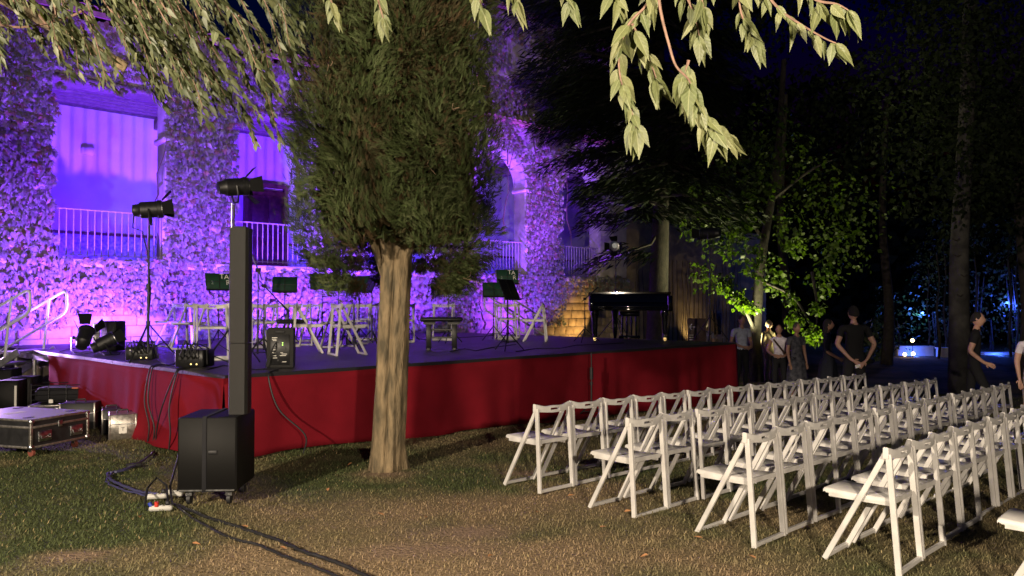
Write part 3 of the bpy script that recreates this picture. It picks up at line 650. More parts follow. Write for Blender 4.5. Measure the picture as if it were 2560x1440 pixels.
# small powered speaker with its back panel to the camera
ps = thing('powered_speaker', 'small black powered speaker showing its control panel at stage edge', 'speaker', SX(706, 8.95), R(6))
cs_ = [(-.15, -.12), (.15, -.12), (.13, .13), (-.13, .13)]
MB().loft([[(a*k, b*k, z) for a, b in cs_] for z, k in ((0, .94), (.015, 1), (.45, 1), (.47, .95))]).build('cabinet', satin, ps, ang=20)
pn = MB().box((0, -.122, .22), (.22, .008, .35), bev=.003).build('control_panel', blackm, ps)
MB().box((0, -.115, .425), (.12, .03, .035), bev=.01).build('carry_handle', blackp, ps)
for x, z, wd in ((-.06, .36, .06), (-.065, .342, .05), (-.06, .327, .04), (-.06, .22, .03), (-.07, .185, .035), (-.06, .15, .04), (.02, .185, .03), (.05, .17, .06), (.035, .152, .07), (-.055, .125, .05), (.05, .08, .05)):
    MB().box((x, -.1275, z), (wd, .002, .006)).build('panel_print', paper, pn)
for x, z in ((.03, .30), (.03, .275)): MB().tube([(x, -.126, z), (x, -.130, z)], .007, 8).build('indicator', lg, pn)
for x, z in ((-.03, .31), (.06, .22), (.06, .24), (-.05, .26), (-.02, .10)): MB().tube([(x, -.126, z), (x, -.138, z)], .009, 8).build('knob', blackp, pn)
MB().tube([(-.04, -.13, .31), (-.06, -.19, .26), (-.12, -.2, .12), (-.16, -.18, .0), (-.17, -.14, -.06)], .007, 6).build('cable', blackp, ps)
cu_ = cs.build('cushion', blackf); tag(cu_, 'black cushion lying on a white chair behind the powered speaker', 'cushion'); cu_.location = SX(722, 11.6)+Vector((.02, .0, .455)); cu_.rotation_euler = (0, 0, R(20))
# ------------------------------------------------------------------ music stands
greenm = mat('green_folder', (.006, .048, .026), .7, 0, 30, .25)
def mstand(p, h, rz, label, board='green', w=.46, hh=.32, lean=-20, txt=False, group='music stands on the stage'):
    t = thing('music_stand', label, 'music stand', p, rz, group)
    tripod(t, h, .27, .30, .011, random.random()*2)
    mm = greenm if board == 'green' else blackm
    Mb = Matrix.Rotation(R(lean), 3, 'X'); c = Vector((0, -.02, h+.12))
    b = MB().box(c, (w, .012, hh), m=Mb, bev=.003).build('desk', mm, t)
    MB().box(c+Mb @ Vector((0, -.03, -hh/2)), (w, .06, .012), m=Mb).build('ledge', blackm, b)
    for sx in (-.5, .5): MB().bar(c+Mb @ Vector((sx*w*.96, -.009, -hh/2)), c+Mb @ Vector((sx*w*.96, -.009, hh/2)), .008, .008).build('rim', blackm, b)
    MB().bar(c+Mb @ Vector((0, -.009, -hh/2)), c+Mb @ Vector((0, -.009, hh/2)), .012, .008).build('rib', blackm, b)
    MB().bar(c+Mb @ Vector((-w/2, -.009, 0)), c+Mb @ Vector((w/2, -.009, 0)), .008, .008).build('rib', blackm, b)
    if txt:
        for s, x, z in (('T', .05, .10), ('A', .13, .09), ('R', .15, -.02)):
            text_mesh(s, .13, paper, 'lettering', b, c+Mb @ Vector((x, -.0075, z)), (R(90+lean), 0, 0))
        text_mesh('2', .09, mat('pale_print', (.25, .32, .28), .7), 'lettering', b, c+Mb @ Vector((-.12, -.0075, -.02)), (R(90+lean), 0, 0))
    return t
MS = [(547, 13.4, 35, 'green music stand partly hidden behind the loudspeaker column', True, 1.02), (712, 14.6, 14, 'green music stand furthest left of the ones right of the column', False, 1.0), (806, 14.3, 20, 'green music stand, left one of the lettered pair near the middle', False, 1.05),
      (846, 13.9, -8, 'green lettered music stand above the chair nearest the cypress', True, 1.02), (898, 14.2, -28, 'green music stand just left of the cypress trunk', False, 1.0), (1122, 14.6, 12, 'green lettered music stand behind the piano bench', True, 1.0),
      (1268, 16.0, 6, 'green lettered music stand, tallest, near the violet rails', True, 1.20), (1234, 15.6, 10, 'green music stand low left of the tallest one', False, .92)]
for px, d, rz, lab, tx, h in MS: mstand(SX(px, d), h, R(rz), lab, 'green', txt=tx)
mstand(SX(1270, 12.2), .86, R(62), 'black music stand with solid desk at the front of the stage', 'black', .5, .36, -24)
mstand(SX(930, 13.2), .98, R(-60), 'black music stand behind the left edge of the cypress trunk', 'black', .46, .34, -24)
# microphone stands
def micstand(p, h, boom, label, yaw=0):
    t = thing('microphone_stand', label, 'microphone stand', p, 0, 'microphone stands'); tripod(t, h, .3, .28, .012, yaw)
    b = MB().tube([Vector((0, 0, h))-Vector(boom)*.35, Vector((0, 0, h))+Vector(boom)], .009, 6).build('boom', blackm, t)
    e = Vector((0, 0, h))+Vector(boom); MB().tube([e, e+Vector(boom).normalized()*.14], [.013, .018], 8).build('microphone', blackp, t)
    MB().tube([(-.03, 0, h), (.03, 0, h)], .025, 8).build('clutch', blackm, t); return t
micstand(SX(645, 9.6), 1.18, (-.16, .05, .36), 'black microphone stand right of the column, boom raised to the left', .3)
micstand(SX(660, 10.4), 1.0, (.22, .1, -.26), 'black microphone stand right of the column, boom sloping down right', 1.0)
micstand(SX(1462, 14.9), .85, (.18, .1, .15), 'black microphone stand beside the left piano leg', .2)
micstand(SX(1020, 15.4), 1.05, (.02, .2, .2), 'black microphone stand just right of the cypress trunk', .8)
t = thing('microphone_stand', 'slim black stand on the grass in front of the red skirt', 'microphone stand', GX(1478, 11.55), 0, 'microphone stands'); tripod(t, 1.02, .28, .25, .014, .5)
MB().tube([(0, 0, .62), (0, 0, .80)], .028, 10).build('clutch', blackp, t)
ts = thing('light_stand', 'tall thin black stand with lamp at the right end of the stage', 'stage light', SX(1785, 15.1)+Vector((0, .3, 0)))
tripod(ts, 2.0, .4, .5, .018, .2); fresnel(ts, Vector((0, 0, 2.18)), R(60), R(0), 1.1)
lw_ = thing('light_stand', 'stand with pale round lamp behind the piano', 'stage light', SX(1540, 17.2)); tripod(lw_, 1.9, .4, .5, .016, .7); fresnel(lw_, Vector((0, 0, 2.06)), R(160), R(-4), .95)
MB().lathe([(.001, .0), (.04, .01), (.06, .0), (.06, -.02), (.001, -.02)], 16, Matrix.Rotation(math.pi/2, 3, 'X'), (-.05, -.19, 2.06)).build('pale_lens', mat('lens_white', (.8, .8, .75), .3, emit=(1, 1, .85), estr=.12), lw_)
# ------------------------------------------------------------------ piano bench and grand piano
pb = thing('piano_bench', 'black padded piano bench with flat feet near the stage front', 'bench', SX(1104, 12.5), R(4))
MB().box((0, 0, .50), (.70, .34, .07), bev=.025).build('seat', mat('black_leather', (.012, .012, .014), .4, 0, 30, .2, .1, 120), pb)
for sx in (-.21, .21):
    MB().box((sx, 0, .24), (.085, .045, .46), bev=.005).build('leg', blackm, pb); MB().bar((sx, -.17, .018), (sx, .17, .018), .05, .03).build('foot', blackm, pb)
    MB().box((sx*.95, 0, .44), (.2, .05, .05)).build('bracket', blackm, pb)
for z in (.33, .20): MB().bar((-.2, 0, z), (.2, 0, z), .03, .03).build('stretcher', blackm, pb)
pm = mat('piano_lacquer', (.004, .004, .0045), .05, 0, coat=1.0); brass = mat('brass', (.7, .55, .25), .25, 1)
pn_ = thing('grand_piano', 'black lacquered grand piano at the right end of the stage', 'piano', SX(1576, 14.7), R(-5))
W2 = .80
out = [(-W2, 0), (W2, 0), (W2, .55), (.72, .95), (.42, 1.35), (.2, 1.75), (-.15, 2.0), (-.5, 2.02), (-.75, 1.85), (-W2, 1.5)]
MB().loft([[(x, y+.32, z) for x, y in out] for z in (.62, .635, .93, .95)]).build('rim', pm, pn_, ang=25)
MB().loft([[(x*1.012, y*1.005+.31, z) for x, y in out] for z in (.953, .985)]).build('lid', pm, pn_, ang=25)
for s in (-1, 1):
    MB().box((s*(W2-.05), .14, .76), (.10, .40, .30), bev=.02).build('arm', pm, pn_)
    MB().lathe([(.0751, .62), (.08, .55), (.062, .50), (.05, .2), (.045, .12), (.05, .1), (.03, .09)], 12, None, (s*(W2-.12), .25, 0)).build('leg', pm, pn_)
    c_ = MB().box((s*(W2-.12), .25, .075), (.06, .05, .05)).build('caster', brass, pn_); MB().tube([(s*(W2-.12)-.02, .25, .035), (s*(W2-.12)+.02, .25, .035)], .035, 12).build('wheel', brass, c_)
MB().lathe([(.08, .62), (.062, .50), (.05, .2), (.045, .12), (.03, .0)], 12, None, (-.2, 2.0, 0)).build('leg', pm, pn_)
MB().box((0, .10, .655), (1.5, .30, .06), bev=.01).build('key_bed', pm, pn_)
MB().box((0, -.045, .70), (1.5, .025, .06), bev=.006).build('key_slip', pm, pn_)
MB().loft([[(x, y, z) for y, z in ((-.03, .73), (-.015, .755), (.02, .775), (.10, .79), (.14, .93), (.16, .95), (.3, .95), (.3, .73))] for x in (-.745, .745)]).build('fallboard', pm, pn_, ang=50)
ly = MB().box((0, .38, .56), (.40, .06, .10), bev=.02).build('pedal_lyre', pm, pn_)
for sx in (-.13, -.045, .045, .13): MB().tube([(sx, .38, .54), (sx*1.05, .38, .12)], .016, 8).build('lyre_rod', pm, ly)
MB().box((0, .36, .10), (.42, .16, .06), bev=.015).build('pedal_box', pm, ly)
for sx in (-.1, 0, .1): MB().box((sx, .25, .075), (.045, .12, .014), bev=.005).build('pedal', brass, ly)
# ------------------------------------------------------------------ steps with white tubular rails
def hoop(P0, P1, h0, h1, r):            # inclined rounded hoop between two ground points
    d = (P1-P0); up = Vector((0, 0, 1)); pts = []
    cr = .12; A = P0+up*h1; B = P1+up*h1; Cc = P1+up*h0; Dd = P0+up*h0
    q = [A, B, Cc, Dd]; e = d.normalized(); res = []
    for i in range(4):
        p, a, b = q[i], q[i-1], q[(i+1) % 4]; va, vb = (a-p).normalized(), (b-p).normalized()
        for s in range(5):
            t_ = s/4; res.append((p+va*cr)*(1-t_)**2+p*2*t_*(1-t_)+(p+vb*cr)*t_**2)
    res.append(res[0]); return res
def steps(p, rz, label, nst, drop, rail=True):
    t = thing('stage_steps', label, 'steps', p, rz, 'steps up to the stage')
    L = .28
    for k in range(nst): MB().box((-.10-k*L, 0, -.02-k*drop), (.25, .80, .04), bev=.006).build('tread', mat('aluminium', (.6, .6, .62), .4, .8, 20, .2), t)
    for s in (-1, 1):
        e = Vector((-.1-nst*L, s*.42, -.04-nst*drop)); MB().bar(Vector((.12, s*.42, .0)), e, .03, .11).build('stringer', MATS['aluminium'], t)
        P0 = Vector((.05, s*.43, 0)); P1 = Vector((-.1-nst*L, s*.43, -nst*drop))
        MB().tube(hoop(P1, P0+Vector((.26, 0, .05)), .56, .95, .022), .022, 8, False).build('rail_hoop', whitee, t)
        for f_ in (.12, .7): q_ = P0.lerp(P1, f_); MB().tube([q_, q_+Vector((.10, 0, .95))], .02, 8).build('rail_post', whitee, t)
    return t
steps(C0+ST(-.02, 6.55, SH), R(-5), 'metal steps with bright white tubular handrails at the left of the stage', 4, .2)
steps(SX(1262, 18.6), R(215), 'steps with violet lit tubular handrails at the back of the stage', 3, .2)
# ------------------------------------------------------------------ flight cases
alu = mat('case_aluminium', (.50, .47, .43), .38, .85, 25, .3, .1, 80); cblk = mat('case_laminate', (.02, .02, .022), .5, 0, 15, .3, .1, 150)
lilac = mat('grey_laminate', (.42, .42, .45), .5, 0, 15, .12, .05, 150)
def flight(name, p, rz, w, d, h, label, top=None, cast=True, cat='flight case'):
    t = thing(name, label, cat, p, rz, 'equipment cases left of the stage'); z0 = .10 if cast else 0
    MB().box((0, 0, z0+h/2), (w-.012, d-.012, h-.012)).build('shell', cblk, t)
    MB().box((0, 0, z0+h-.003), (w-.04, d-.04, .008)).build('lid_panel', top or cblk, t)
    for sx in (-1, 1):
        for sy in (-1, 1): MB().box((sx*(w/2-.012), sy*(d/2-.012), z0+h/2), (.03, .03, h), bev=.004).build('corner_edge', alu, t)
        for zz in (z0+.012, z0+h-.012, z0+h*.72): MB().box((sx*(w/2-.008), 0, zz), (.022, d-.02, .026), bev=.004).build('edge', alu, t)
    for sy in (-1, 1):
        for zz in (z0+.012, z0+h-.012, z0+h*.72): MB().box((0, sy*(d/2-.008), zz), (w-.02, .022, .026), bev=.004).build('edge', alu, t)
        for sx in (-.27, .27):
            hnd = MB().box((sx*w, sy*(d/2+.001), z0+h*.38), (.16, .014, h*.36), bev=.004).build('handle', steel, t)
            MB().tube([(sx*w-.055, sy*(d/2+.012), z0+h*.42), (sx*w-.055, sy*(d/2+.022), z0+h*.32), (sx*w+.055, sy*(d/2+.022), z0+h*.32), (sx*w+.055, sy*(d/2+.012), z0+h*.42)], .007, 6).build('grip', steel, hnd)
    for sx in (-1, 1):
        for sy in (-1, 1):
            for zz in (z0+.02, z0+h-.02): MB().lathe([(.03, -.018), (.034, 0), (.024, .018)], 10, None, (sx*(w/2-.016), sy*(d/2-.016), zz)).build('ball_corner', steel, t)
            if cast:
                c_ = MB().box((sx*(w/2-.1), sy*(d/2-.1), .075), (.05, .04, .05)).build('caster', steel, t); MB().tube([(sx*(w/2-.1)-.014, sy*(d/2-.1), .04), (sx*(w/2-.1)+.014, sy*(d/2-.1), .04)], .04, 12).build('wheel', mat('rubber_red', (.25, .07, .05), .6), c_)
    if top:
        for sx in (-.36, .36):
            for sy in (-.36, .36): MB().box((sx*w, sy*d, z0+h+.003), (.09, .06, .006)).build('dish', cblk, t)
        MB().box((-.05*w, .08*d, z0+h+.002), (.22, .10, .002)).build('sticker', paper, t)
    for sy in (-1, 1):
        MB().box((-.02*w, sy*(d/2+.006), z0+h*.72), (.05, .012, .07), bev=.003).build('latch', steel, t)
    return t
pA, pB = Zp(78, 1047, .42), Zp(222, 1024, .42); mid = (pA+pB)/2; ang = math.atan2(pB.y-pA.y, pB.x-pA.x)
e = Vector((math.cos(ang), math.sin(ang), 0)); nrm = Vector((-e.y, e.x, 0)); cc_ = mid+nrm*.55; cc_.z = 0
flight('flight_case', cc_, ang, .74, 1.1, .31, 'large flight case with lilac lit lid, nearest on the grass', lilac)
flight('flight_case', GX(165, 10.75), R(12), .75, .5, .24, 'dark flight case behind the large one, under a black bag', None, False)
g2 = GX(160, 10.8); bag = thing('equipment_bag', 'black open crate of gear lying on the dark flight case', 'crate', (g2.x, g2.y, g2.z+.25), R(12))
MB().box((0, 0, .11), (.62, .36, .20), bev=.05).build('body', blackf, bag)
for z in (.05, .12, .19, .25): MB().tube([(-.33, -.2, z), (.33, -.2, z), (.33, .2, z), (-.33, .2, z), (-.33, -.2, z)], .006, 5).build('wire', blackm, bag)
for x in (-.33, -.11, .11, .33): MB().tube([(x, -.2, 0), (x, -.2, .26)], .006, 5).build('wire', blackm, bag)
MB().box((.22, -.19, .2), (.08, .02, .03)).build('tag', mat('orange_tag', (.5, .12, .05), .6), bag); MB().box((-.08, -.2, .03), (.05, .02, .05)).build('tag', paper, bag)
def smallcase(p, rz, w, d, h, m, label, lab=True):
    t = thing('equipment_case', label, 'case', p, rz, 'equipment cases left of the stage')
    MB().box((0, 0, h/2), (w, d, h), bev=.01).build('shell', m, t); MB().box((0, 0, h*.62), (w+.006, d+.006, .012)).build('seam', steel, t)
    for sx in (-1, 1):
        for sy in (-1, 1): MB().box((sx*(w/2-.008), sy*(d/2-.008), h/2), (.024, .024, h+.004), bev=.004).build('corner_edge', alu, t)
    MB().tube([(-.06, 0, h), (-.055, 0, h+.035), (.055, 0, h+.035), (.06, 0, h)], .010, 8).build('handle', blackp, t)
    if lab:
        s_ = MB().box((0, -d/2-.003, h*.42), (.085, .003, .10)).build('paper_label', paper, t)
        text_mesh('T', .06, blackm, 'lettering', s_, (0, -d/2-.0055, h*.42), (R(90), 0, 0))
    return t
smallcase(GX(310, 9.35), R(28), .30, .40, .30, alu, 'small silver aluminium case with paper label by the red skirt')
smallcase(GX(282, 9.75), R(28), .22, .40, .30, cblk, 'small black case behind the silver aluminium case', False)
smallcase(GX(205, 10.05), R(14), .42, .3, .34, cblk, 'black case with metal edges between large flight case and skirt', False)
for k, (px, d, hh) in enumerate(((35, 11.4, .50), (68, 11.7, .52), (20, 12.2, .6))):
    t = thing('speaker_cabinet', ['black speaker cabinet with pale strip, under the metal steps', 'black speaker cabinet right of the pale stripped one under the steps', 'black speaker cabinet furthest left under the steps'][k], 'speaker', GX(px, d), R(10))
    MB().box((0, 0, hh/2), (.30, .36, hh), bev=.012).build('cabinet', satin, t); MB().box((0, -.183, hh/2), (.26, .008, hh-.06), bev=.003).build('front_grille', grille, t)
    if k == 0: MB().box((.12, -.19, hh*.45), (.03, .008, hh*.8)).build('pale_strip', paper, t)
# ------------------------------------------------------------------ cables and power strips
cabm = mat('cable_rubber', (.014, .014, .017), .55, 0, 30, .3); cabb = mat('cable_blue', (.05, .05, .12), .55)
def gpath(pts, wob=.012, lift=.014, sub=6):
    P = [G(*p) for p in pts]; o = []
    for i in range(len(P)-1):
        p0, p1, p2, p3 = P[max(i-1, 0)], P[i], P[i+1], P[min(i+2, len(P)-1)]
        for s in range(sub):
            t_ = s/sub; o.append(.5*((2*p1)+(p2-p0)*t_+(2*p0-5*p1+4*p2-p3)*t_*t_+(3*p1-p0-3*p2+p3)*t_**3)+Vector((random.uniform(-wob, wob), random.uniform(-wob, wob), lift+random.uniform(0, .006))))
    return o+[P[-1]+Vector((0, 0, lift))]
def cable(label, pts, r=.009, m=None):
    o = MB().tube(pts, r, 6).build('cable', m or cabm); tag(o, label, 'cable', 'cables on the grass and stage'); return o
cable('black cable running from the power strips to the bottom edge, nearer strand', gpath([(430, 1262), (480, 1300), (560, 1345), (640, 1368), (720, 1400), (800, 1430), (870, 1462)], .006), .009)
cable('thick black twisted cable running to the bottom edge, farther strand', gpath([(445, 1268), (520, 1300), (600, 1325), (680, 1352), (760, 1385), (840, 1412), (930, 1455)], .008), .0115)
cable('blue grey cable bundle looping on the grass left of the subwoofer', gpath([(395, 1240), (340, 1232), (300, 1215), (270, 1200), (272, 1188), (300, 1182), (345, 1165), (385, 1132)]), .012, cabb)
cable('second blue grey strand beside the cable bundle on the grass', gpath([(400, 1246), (345, 1240), (290, 1222), (268, 1208), (280, 1188), (330, 1170)]), .008, cabb)
q_ = G(335, 1168); ad = MB().box((0, 0, .02), (.14, .06, .04), bev=.01).build('power_adapter', blackp); ad.location = q_; ad.rotation_euler = (0, 0, .7); tag(ad, 'black power adapter lying in the cable loop', 'adapter')
cable('black cable standing from the power strips up behind the subwoofer', [G(430, 1262)+Vector((0, 0, .02)), G(425, 1240)+Vector((0, 0, .08)), G(432, 1232)+Vector((0, .1, .28)), G(440, 1222)+Vector((0, .1, .46)), G(452, 1216)+Vector((.05, .15, .5))], .009)
cable('black cable arching over the white sockets', [G(362, 1268)+Vector((0, 0, .01)), G(368, 1250)+Vector((0, 0, .10)), G(392, 1238)+Vector((0, 0, .15)), G(416, 1244)+Vector((0, 0, .10)), G(420, 1262)+Vector((0, 0, .01))], .009)
def pstrip(p, rz, label):
    t = thing('power_strip', label, 'power strip', p, rz, 'power strips on the grass')
    MB().box((0, 0, .025), (.24, .06, .05), bev=.012).build('body', mat('socket_grey', (.5, .49, .46), .5), t)
    for k in (-.07, 0, .07): MB().tube([(k, 0, .048), (k, 0, .054)], .022, 12).build('socket', paper, t)
    pl = MB().box((.07, 0, .075), (.045, .045, .05), bev=.01).build('plug', blackp, t); t.scale = (.72, .72, .72); return t
pstrip(G(392, 1246), R(15), 'white power strip lying left of the subwoofer, upper one')
pstrip(G(424, 1246)+Vector((.03, .03, .02)), R(-25), 'white power strip touching the subwoofer corner')
t = pstrip(G(402, 1276), R(10), 'white power strip with red plug lying nearest on the grass')
MB().tube([(-.04, -.02, .05), (-.04, -.02, .10)], .022, 10).build('plug', mat('red_plug', (.6, .05, .03), .4), t); MB().tube([(-.1, 0, .05), (-.12, 0, .09)], .02, 10).build('plug', mat('blue_plug', (.03, .06, .4), .4), t)
def drop(label, pxs, px1, py1, n=1):
    a = S(*pxs); b = G(px1, py1); pts = [a+Vector((.0, .25, .01)), a+Vector((0, .04, .012)), a+Vector((-.0, -.09, -.04)), Vector((a.x*.6+b.x*.4-.03, a.y*.6+b.y*.4-.10, .5)), Vector((b.x+.02, b.y-.04, .22)), b+Vector((0, -.03, .02))]
    o = []
    for i in range(len(pts)-1):
        p0, p1, p2, p3 = pts[max(i-1, 0)], pts[i], pts[i+1], pts[min(i+2, len(pts)-1)]
        for s in range(6):
            t_ = s/6; o.append(.5*((2*p1)+(p2-p0)*t_+(2*p0-5*p1+4*p2-p3)*t_*t_+(3*p1-p0-3*p2+p3)*t_**3))
    return cable(label, o+[pts[-1]], .009)
drop('black cable hanging straight down the left red skirt', (382, 917), 372, 1108); drop('second black cable hanging down the left red skirt', (388, 918), 385, 1112)
drop('black cable hanging down the skirt nearer to the corner', (446, 925), 392, 1115); drop('black cable sagging in a loop near the stage corner', (450, 926), 425, 1128)
drop('thin black cable running down the red skirt right of the column', (678, 932), 760, 1136)
def scable(label, pts, r=.008): return cable(label, [S(*p)+Vector((0, 0, r)) for p in pts], r)
scable('black cable curving over the deck between floor lamps and dimmer', [(150, 880), (180, 872), (235, 873), (262, 889), (300, 886), (325, 872)])
scable('black cables lying along the deck edge near the corner', [(395, 905), (420, 915), (450, 908), (520, 925), (560, 915), (640, 926), (700, 922)])
scable('black cable lying on the deck behind the bench', [(1000, 838), (1060, 850), (1140, 845), (1200, 842), (1240, 838)])
scable('black cable lying on the deck right of the bench', [(1125, 880), (1160, 873), (1190, 878), (1240, 868), (1290, 862)])
scable('black cable lying along the front deck edge below the piano', [(1290, 880), (1340, 872), (1400, 872), (1440, 864), (1500, 862), (1560, 858)])
# fallen leaves
random.seed(77)
fl = single_leaf(mat('fallen_leaf', (.50, .24, .10), .8, 0, 20, .3))
for k, (px, py) in enumerate(((1757, 1358), (1345, 1290), (1290, 1180), (1500, 1330), (880, 1165), (985, 1162), (1150, 1268), (620, 1330), (1620, 1400), (700, 1380), (1060, 1300), (1420, 1250), (350, 1300), (1890, 1410), (820, 1230), (1230, 1400), (1560, 1290), (960, 1300), (480, 1370))):
    o = link('fallen_leaf', fl, None, G(px, py)+Vector((0, 0, .035)), (random.uniform(-.5, .5), random.uniform(-.4, .4), random.random()*6)); o.scale = (.06, .06, .06)
    tag(o, 'small dry orange leaf fallen on the grass' if k else 'dry orange leaf fallen beside the third row of chairs', 'leaf', 'fallen leaves on the lawn')
# ------------------------------------------------------------------ cypress
barkm = mat('cypress_bark', (.30, .22, .125), .9, 0, 16, .5, 1.0, 34, col2=(.085, .068, .04))
t_ = barkm.node_tree                                       # stretch the bark grain along the trunk
tcn = [n for n in t_.nodes if n.type == 'TEX_COORD'][0]; mp = t_.nodes.new('ShaderNodeMapping'); mp.inputs['Scale'].default_value = (1, 1, .26)
for n in t_.nodes:
    if n.type == 'TEX_NOISE':
        for l in list(t_.links):
            if l.to_node == n and l.from_node == tcn: t_.links.remove(l)
        t_.links.new(mp.outputs[0], n.inputs['Vector'])
t_.links.new(tcn.outputs['Object'], mp.inputs['Vector'])
CP = G(957, 1172); cyp = thing('cypress_tree', 'tall dark cypress with thick fluted pale trunk in front of the stage', 'tree', CP)
rings = []; NN = 48
for i in range(40):
    z = -.05+i*.125; t = z/4.8; rad = (.152-.004*t)*(1+(.16+.12*math.sin(5*0))*math.exp(-max(z, 0)/.10))*(1-.55*max(0, t-.4)); cx = .03+.045*z if z < 2.2 else .03+.045*2.2; ring = []
    for j in range(NN):
        a = 2*math.pi*j/NN+.05*z; f = 1+.10*math.sin(3*a+.4*z+1)+.05*math.sin(5*a-.5*z)+.045*math.sin(11*a+1.3*z+.6*math.sin(2*z))+.03*math.sin(17*a+1.5*math.sin(z*3))+.012*math.sin(37*a+3*math.sin(z*5))+.012*math.sin(29*a+z)
        dd = ((a+math.pi/2-.18+.10*math.sin(z*1.3)+math.pi) % (2*math.pi))-math.pi
        crack = 1-.30*math.exp(-(dd/.11)**2)*(1 if z < 1.7 else max(0, 2.2-z)*2)
        knots = 1+.08*math.exp(-((z-1.15)/.06)**2-(dd/.2)**2); flare = 1+.10*max(0, t*4.8-1.5)*.5*abs(math.sin(1.0*a))
        rt = 1+.28*math.exp(-max(z, 0)/.09)*max(0, math.sin(4*a+.7))
        f *= rt
        ring.append((cx+rad*f*crack*knots*flare*math.cos(a), rad*f*crack*knots*math.sin(a), z))
    rings.append(ring)
MB().loft(rings).build('trunk', barkm, cyp, ang=180)
for k in range(5):
    a = [-.4, .5, 1.9, 3.3, 4.4][k]; pts = [(.1+.1*s*math.cos(a), .1*s*math.sin(a), 1.75+.28*s) for s in range(6)]
    MB().tube(pts, [.075-.011*s for s in range(6)], 8).build('limb', barkm, cyp)
def crown_r(z, a):
    prof = np.interp(z, [1.84, 1.97, 2.27, 2.9, 3.7, 4.6, 6.0, 7.5, 9.0, 10.2], [.60, .74, .90, .97, 1.0, 1.0, .92, .75, .45, .03])
    return prof*(1+.05*np.sin(3*a+z*1.1)+.04*np.sin(5*a-z*2.2+1)+.04*np.sin(9*a+z*3.7))
ns = 108000
z = 1.84+(rng.random(ns)**1.45)*8.5; a = rng.random(ns)*6.2832; fr = 1-np.where(z < 2.15, .3, .5)*rng.random(ns)**2.2
rad = crown_r(z, a)*fr*(.97+.05*rng.random(ns)); low = z < 2.7
z = z-np.where(z < 2.3, .16*rng.random(ns)*vn(a*3, a, 2, 77)*1.6, 0); front = np.abs(((a+np.pi/2+np.pi) % (2*np.pi))-np.pi)
cl = vn(a*2.6, z*2.0, 1.6, 61)*.5+vn(a*5, z*3.6, 2.0, 62)*.5
rad = rad*(.83+.30*cl)*np.where(rng.random(ns) < .04, 1.09, 1.0); kp = (rng.random(ns) < .62+.8*cl) & ~((z < 2.13+.25*np.exp(-(front/.25)**2)-.2*(front > .8)) & (front < 1.0)) & ~((z < 2.0) & (vn(a*4, z, 1.1, 79) < .5))
z, a, rad, fr, cl = z[kp], a[kp], rad[kp], fr[kp], cl[kp]; ns = len(z)
P = np.stack([.13+rad*np.cos(a), rad*np.sin(a), z], 1); OUT = np.stack([np.cos(a), np.sin(a), 0*a], 1)
swirl = np.stack([vn(a*3, z*2, 1.5, 71)-.5, vn(a*3, z*2, 1.5, 72)-.5, vn(a*3, z*2, 1.5, 73)-.5], 1)*2.2
TT = unit(OUT*.5+np.array([0, 0, 1.0])*np.where(z < 2.15, -.3, .7)[:, None]+swirl+rng.normal(0, .25, (ns, 3)))
NNm = unit(OUT+rng.normal(0, .5, (ns, 3))); k = 11; offs = np.linspace(-1, 1, k)
SIDE = unit(np.cross(TT, NNm)); LN = .03+.05*rng.random(ns)
t2 = np.abs(offs); Tt = TT[:, None]+SIDE[:, None]*offs[None, :, None]*.9+rng.normal(0, .22, (ns, k, 3))
Pb = P[:, None]+TT[:, None]*(LN[:, None, None]*(1-t2)[None, :, None]*.8)
Lk = LN[:, None]*(.75-.25*t2)[None]*(.6+.8*rng.random((ns, k)))
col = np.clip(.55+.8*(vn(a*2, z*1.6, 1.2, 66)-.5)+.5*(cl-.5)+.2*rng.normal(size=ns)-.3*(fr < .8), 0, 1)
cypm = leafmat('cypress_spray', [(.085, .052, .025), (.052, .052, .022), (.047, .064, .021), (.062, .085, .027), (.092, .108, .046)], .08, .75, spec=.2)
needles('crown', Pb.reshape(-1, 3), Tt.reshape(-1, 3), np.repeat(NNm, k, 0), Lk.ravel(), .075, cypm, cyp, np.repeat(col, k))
ni = 26000                                                 # inner twigs that close the crown
zi = 2.2+(rng.random(ni)**1.4)*7.6; ai = rng.random(ni)*6.2832; zi = zi+np.maximum(0, 2.75-zi)*rng.random(ni)*(.4+.6*vn(ai*3, ai, 2, 78)); ri = crown_r(zi, ai)*(.3+.42*rng.random(ni))
Pi = np.stack([.13+ri*np.cos(ai), ri*np.sin(ai), zi], 1); Oi = np.stack([np.cos(ai), np.sin(ai), 0*ai], 1)
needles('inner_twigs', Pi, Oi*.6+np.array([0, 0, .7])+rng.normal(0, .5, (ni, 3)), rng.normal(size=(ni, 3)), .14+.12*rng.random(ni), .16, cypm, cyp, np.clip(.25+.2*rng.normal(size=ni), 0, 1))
for q in range(60):                                        # dry hanging twigs in the crown
    i = rng.integers(ns); p = Vector(P[i]); pts = [p+Vector((random.uniform(-.03, .03)*s, random.uniform(-.03, .03)*s, -.05*s+.01*s*s*random.random())) for s in range(5)]
    if p.y < 0 and p.z < 5: MB().tube(pts, .0035, 4).build('dry_twig', mat('dry_twig', (.28, .19, .12), .9), cyp)
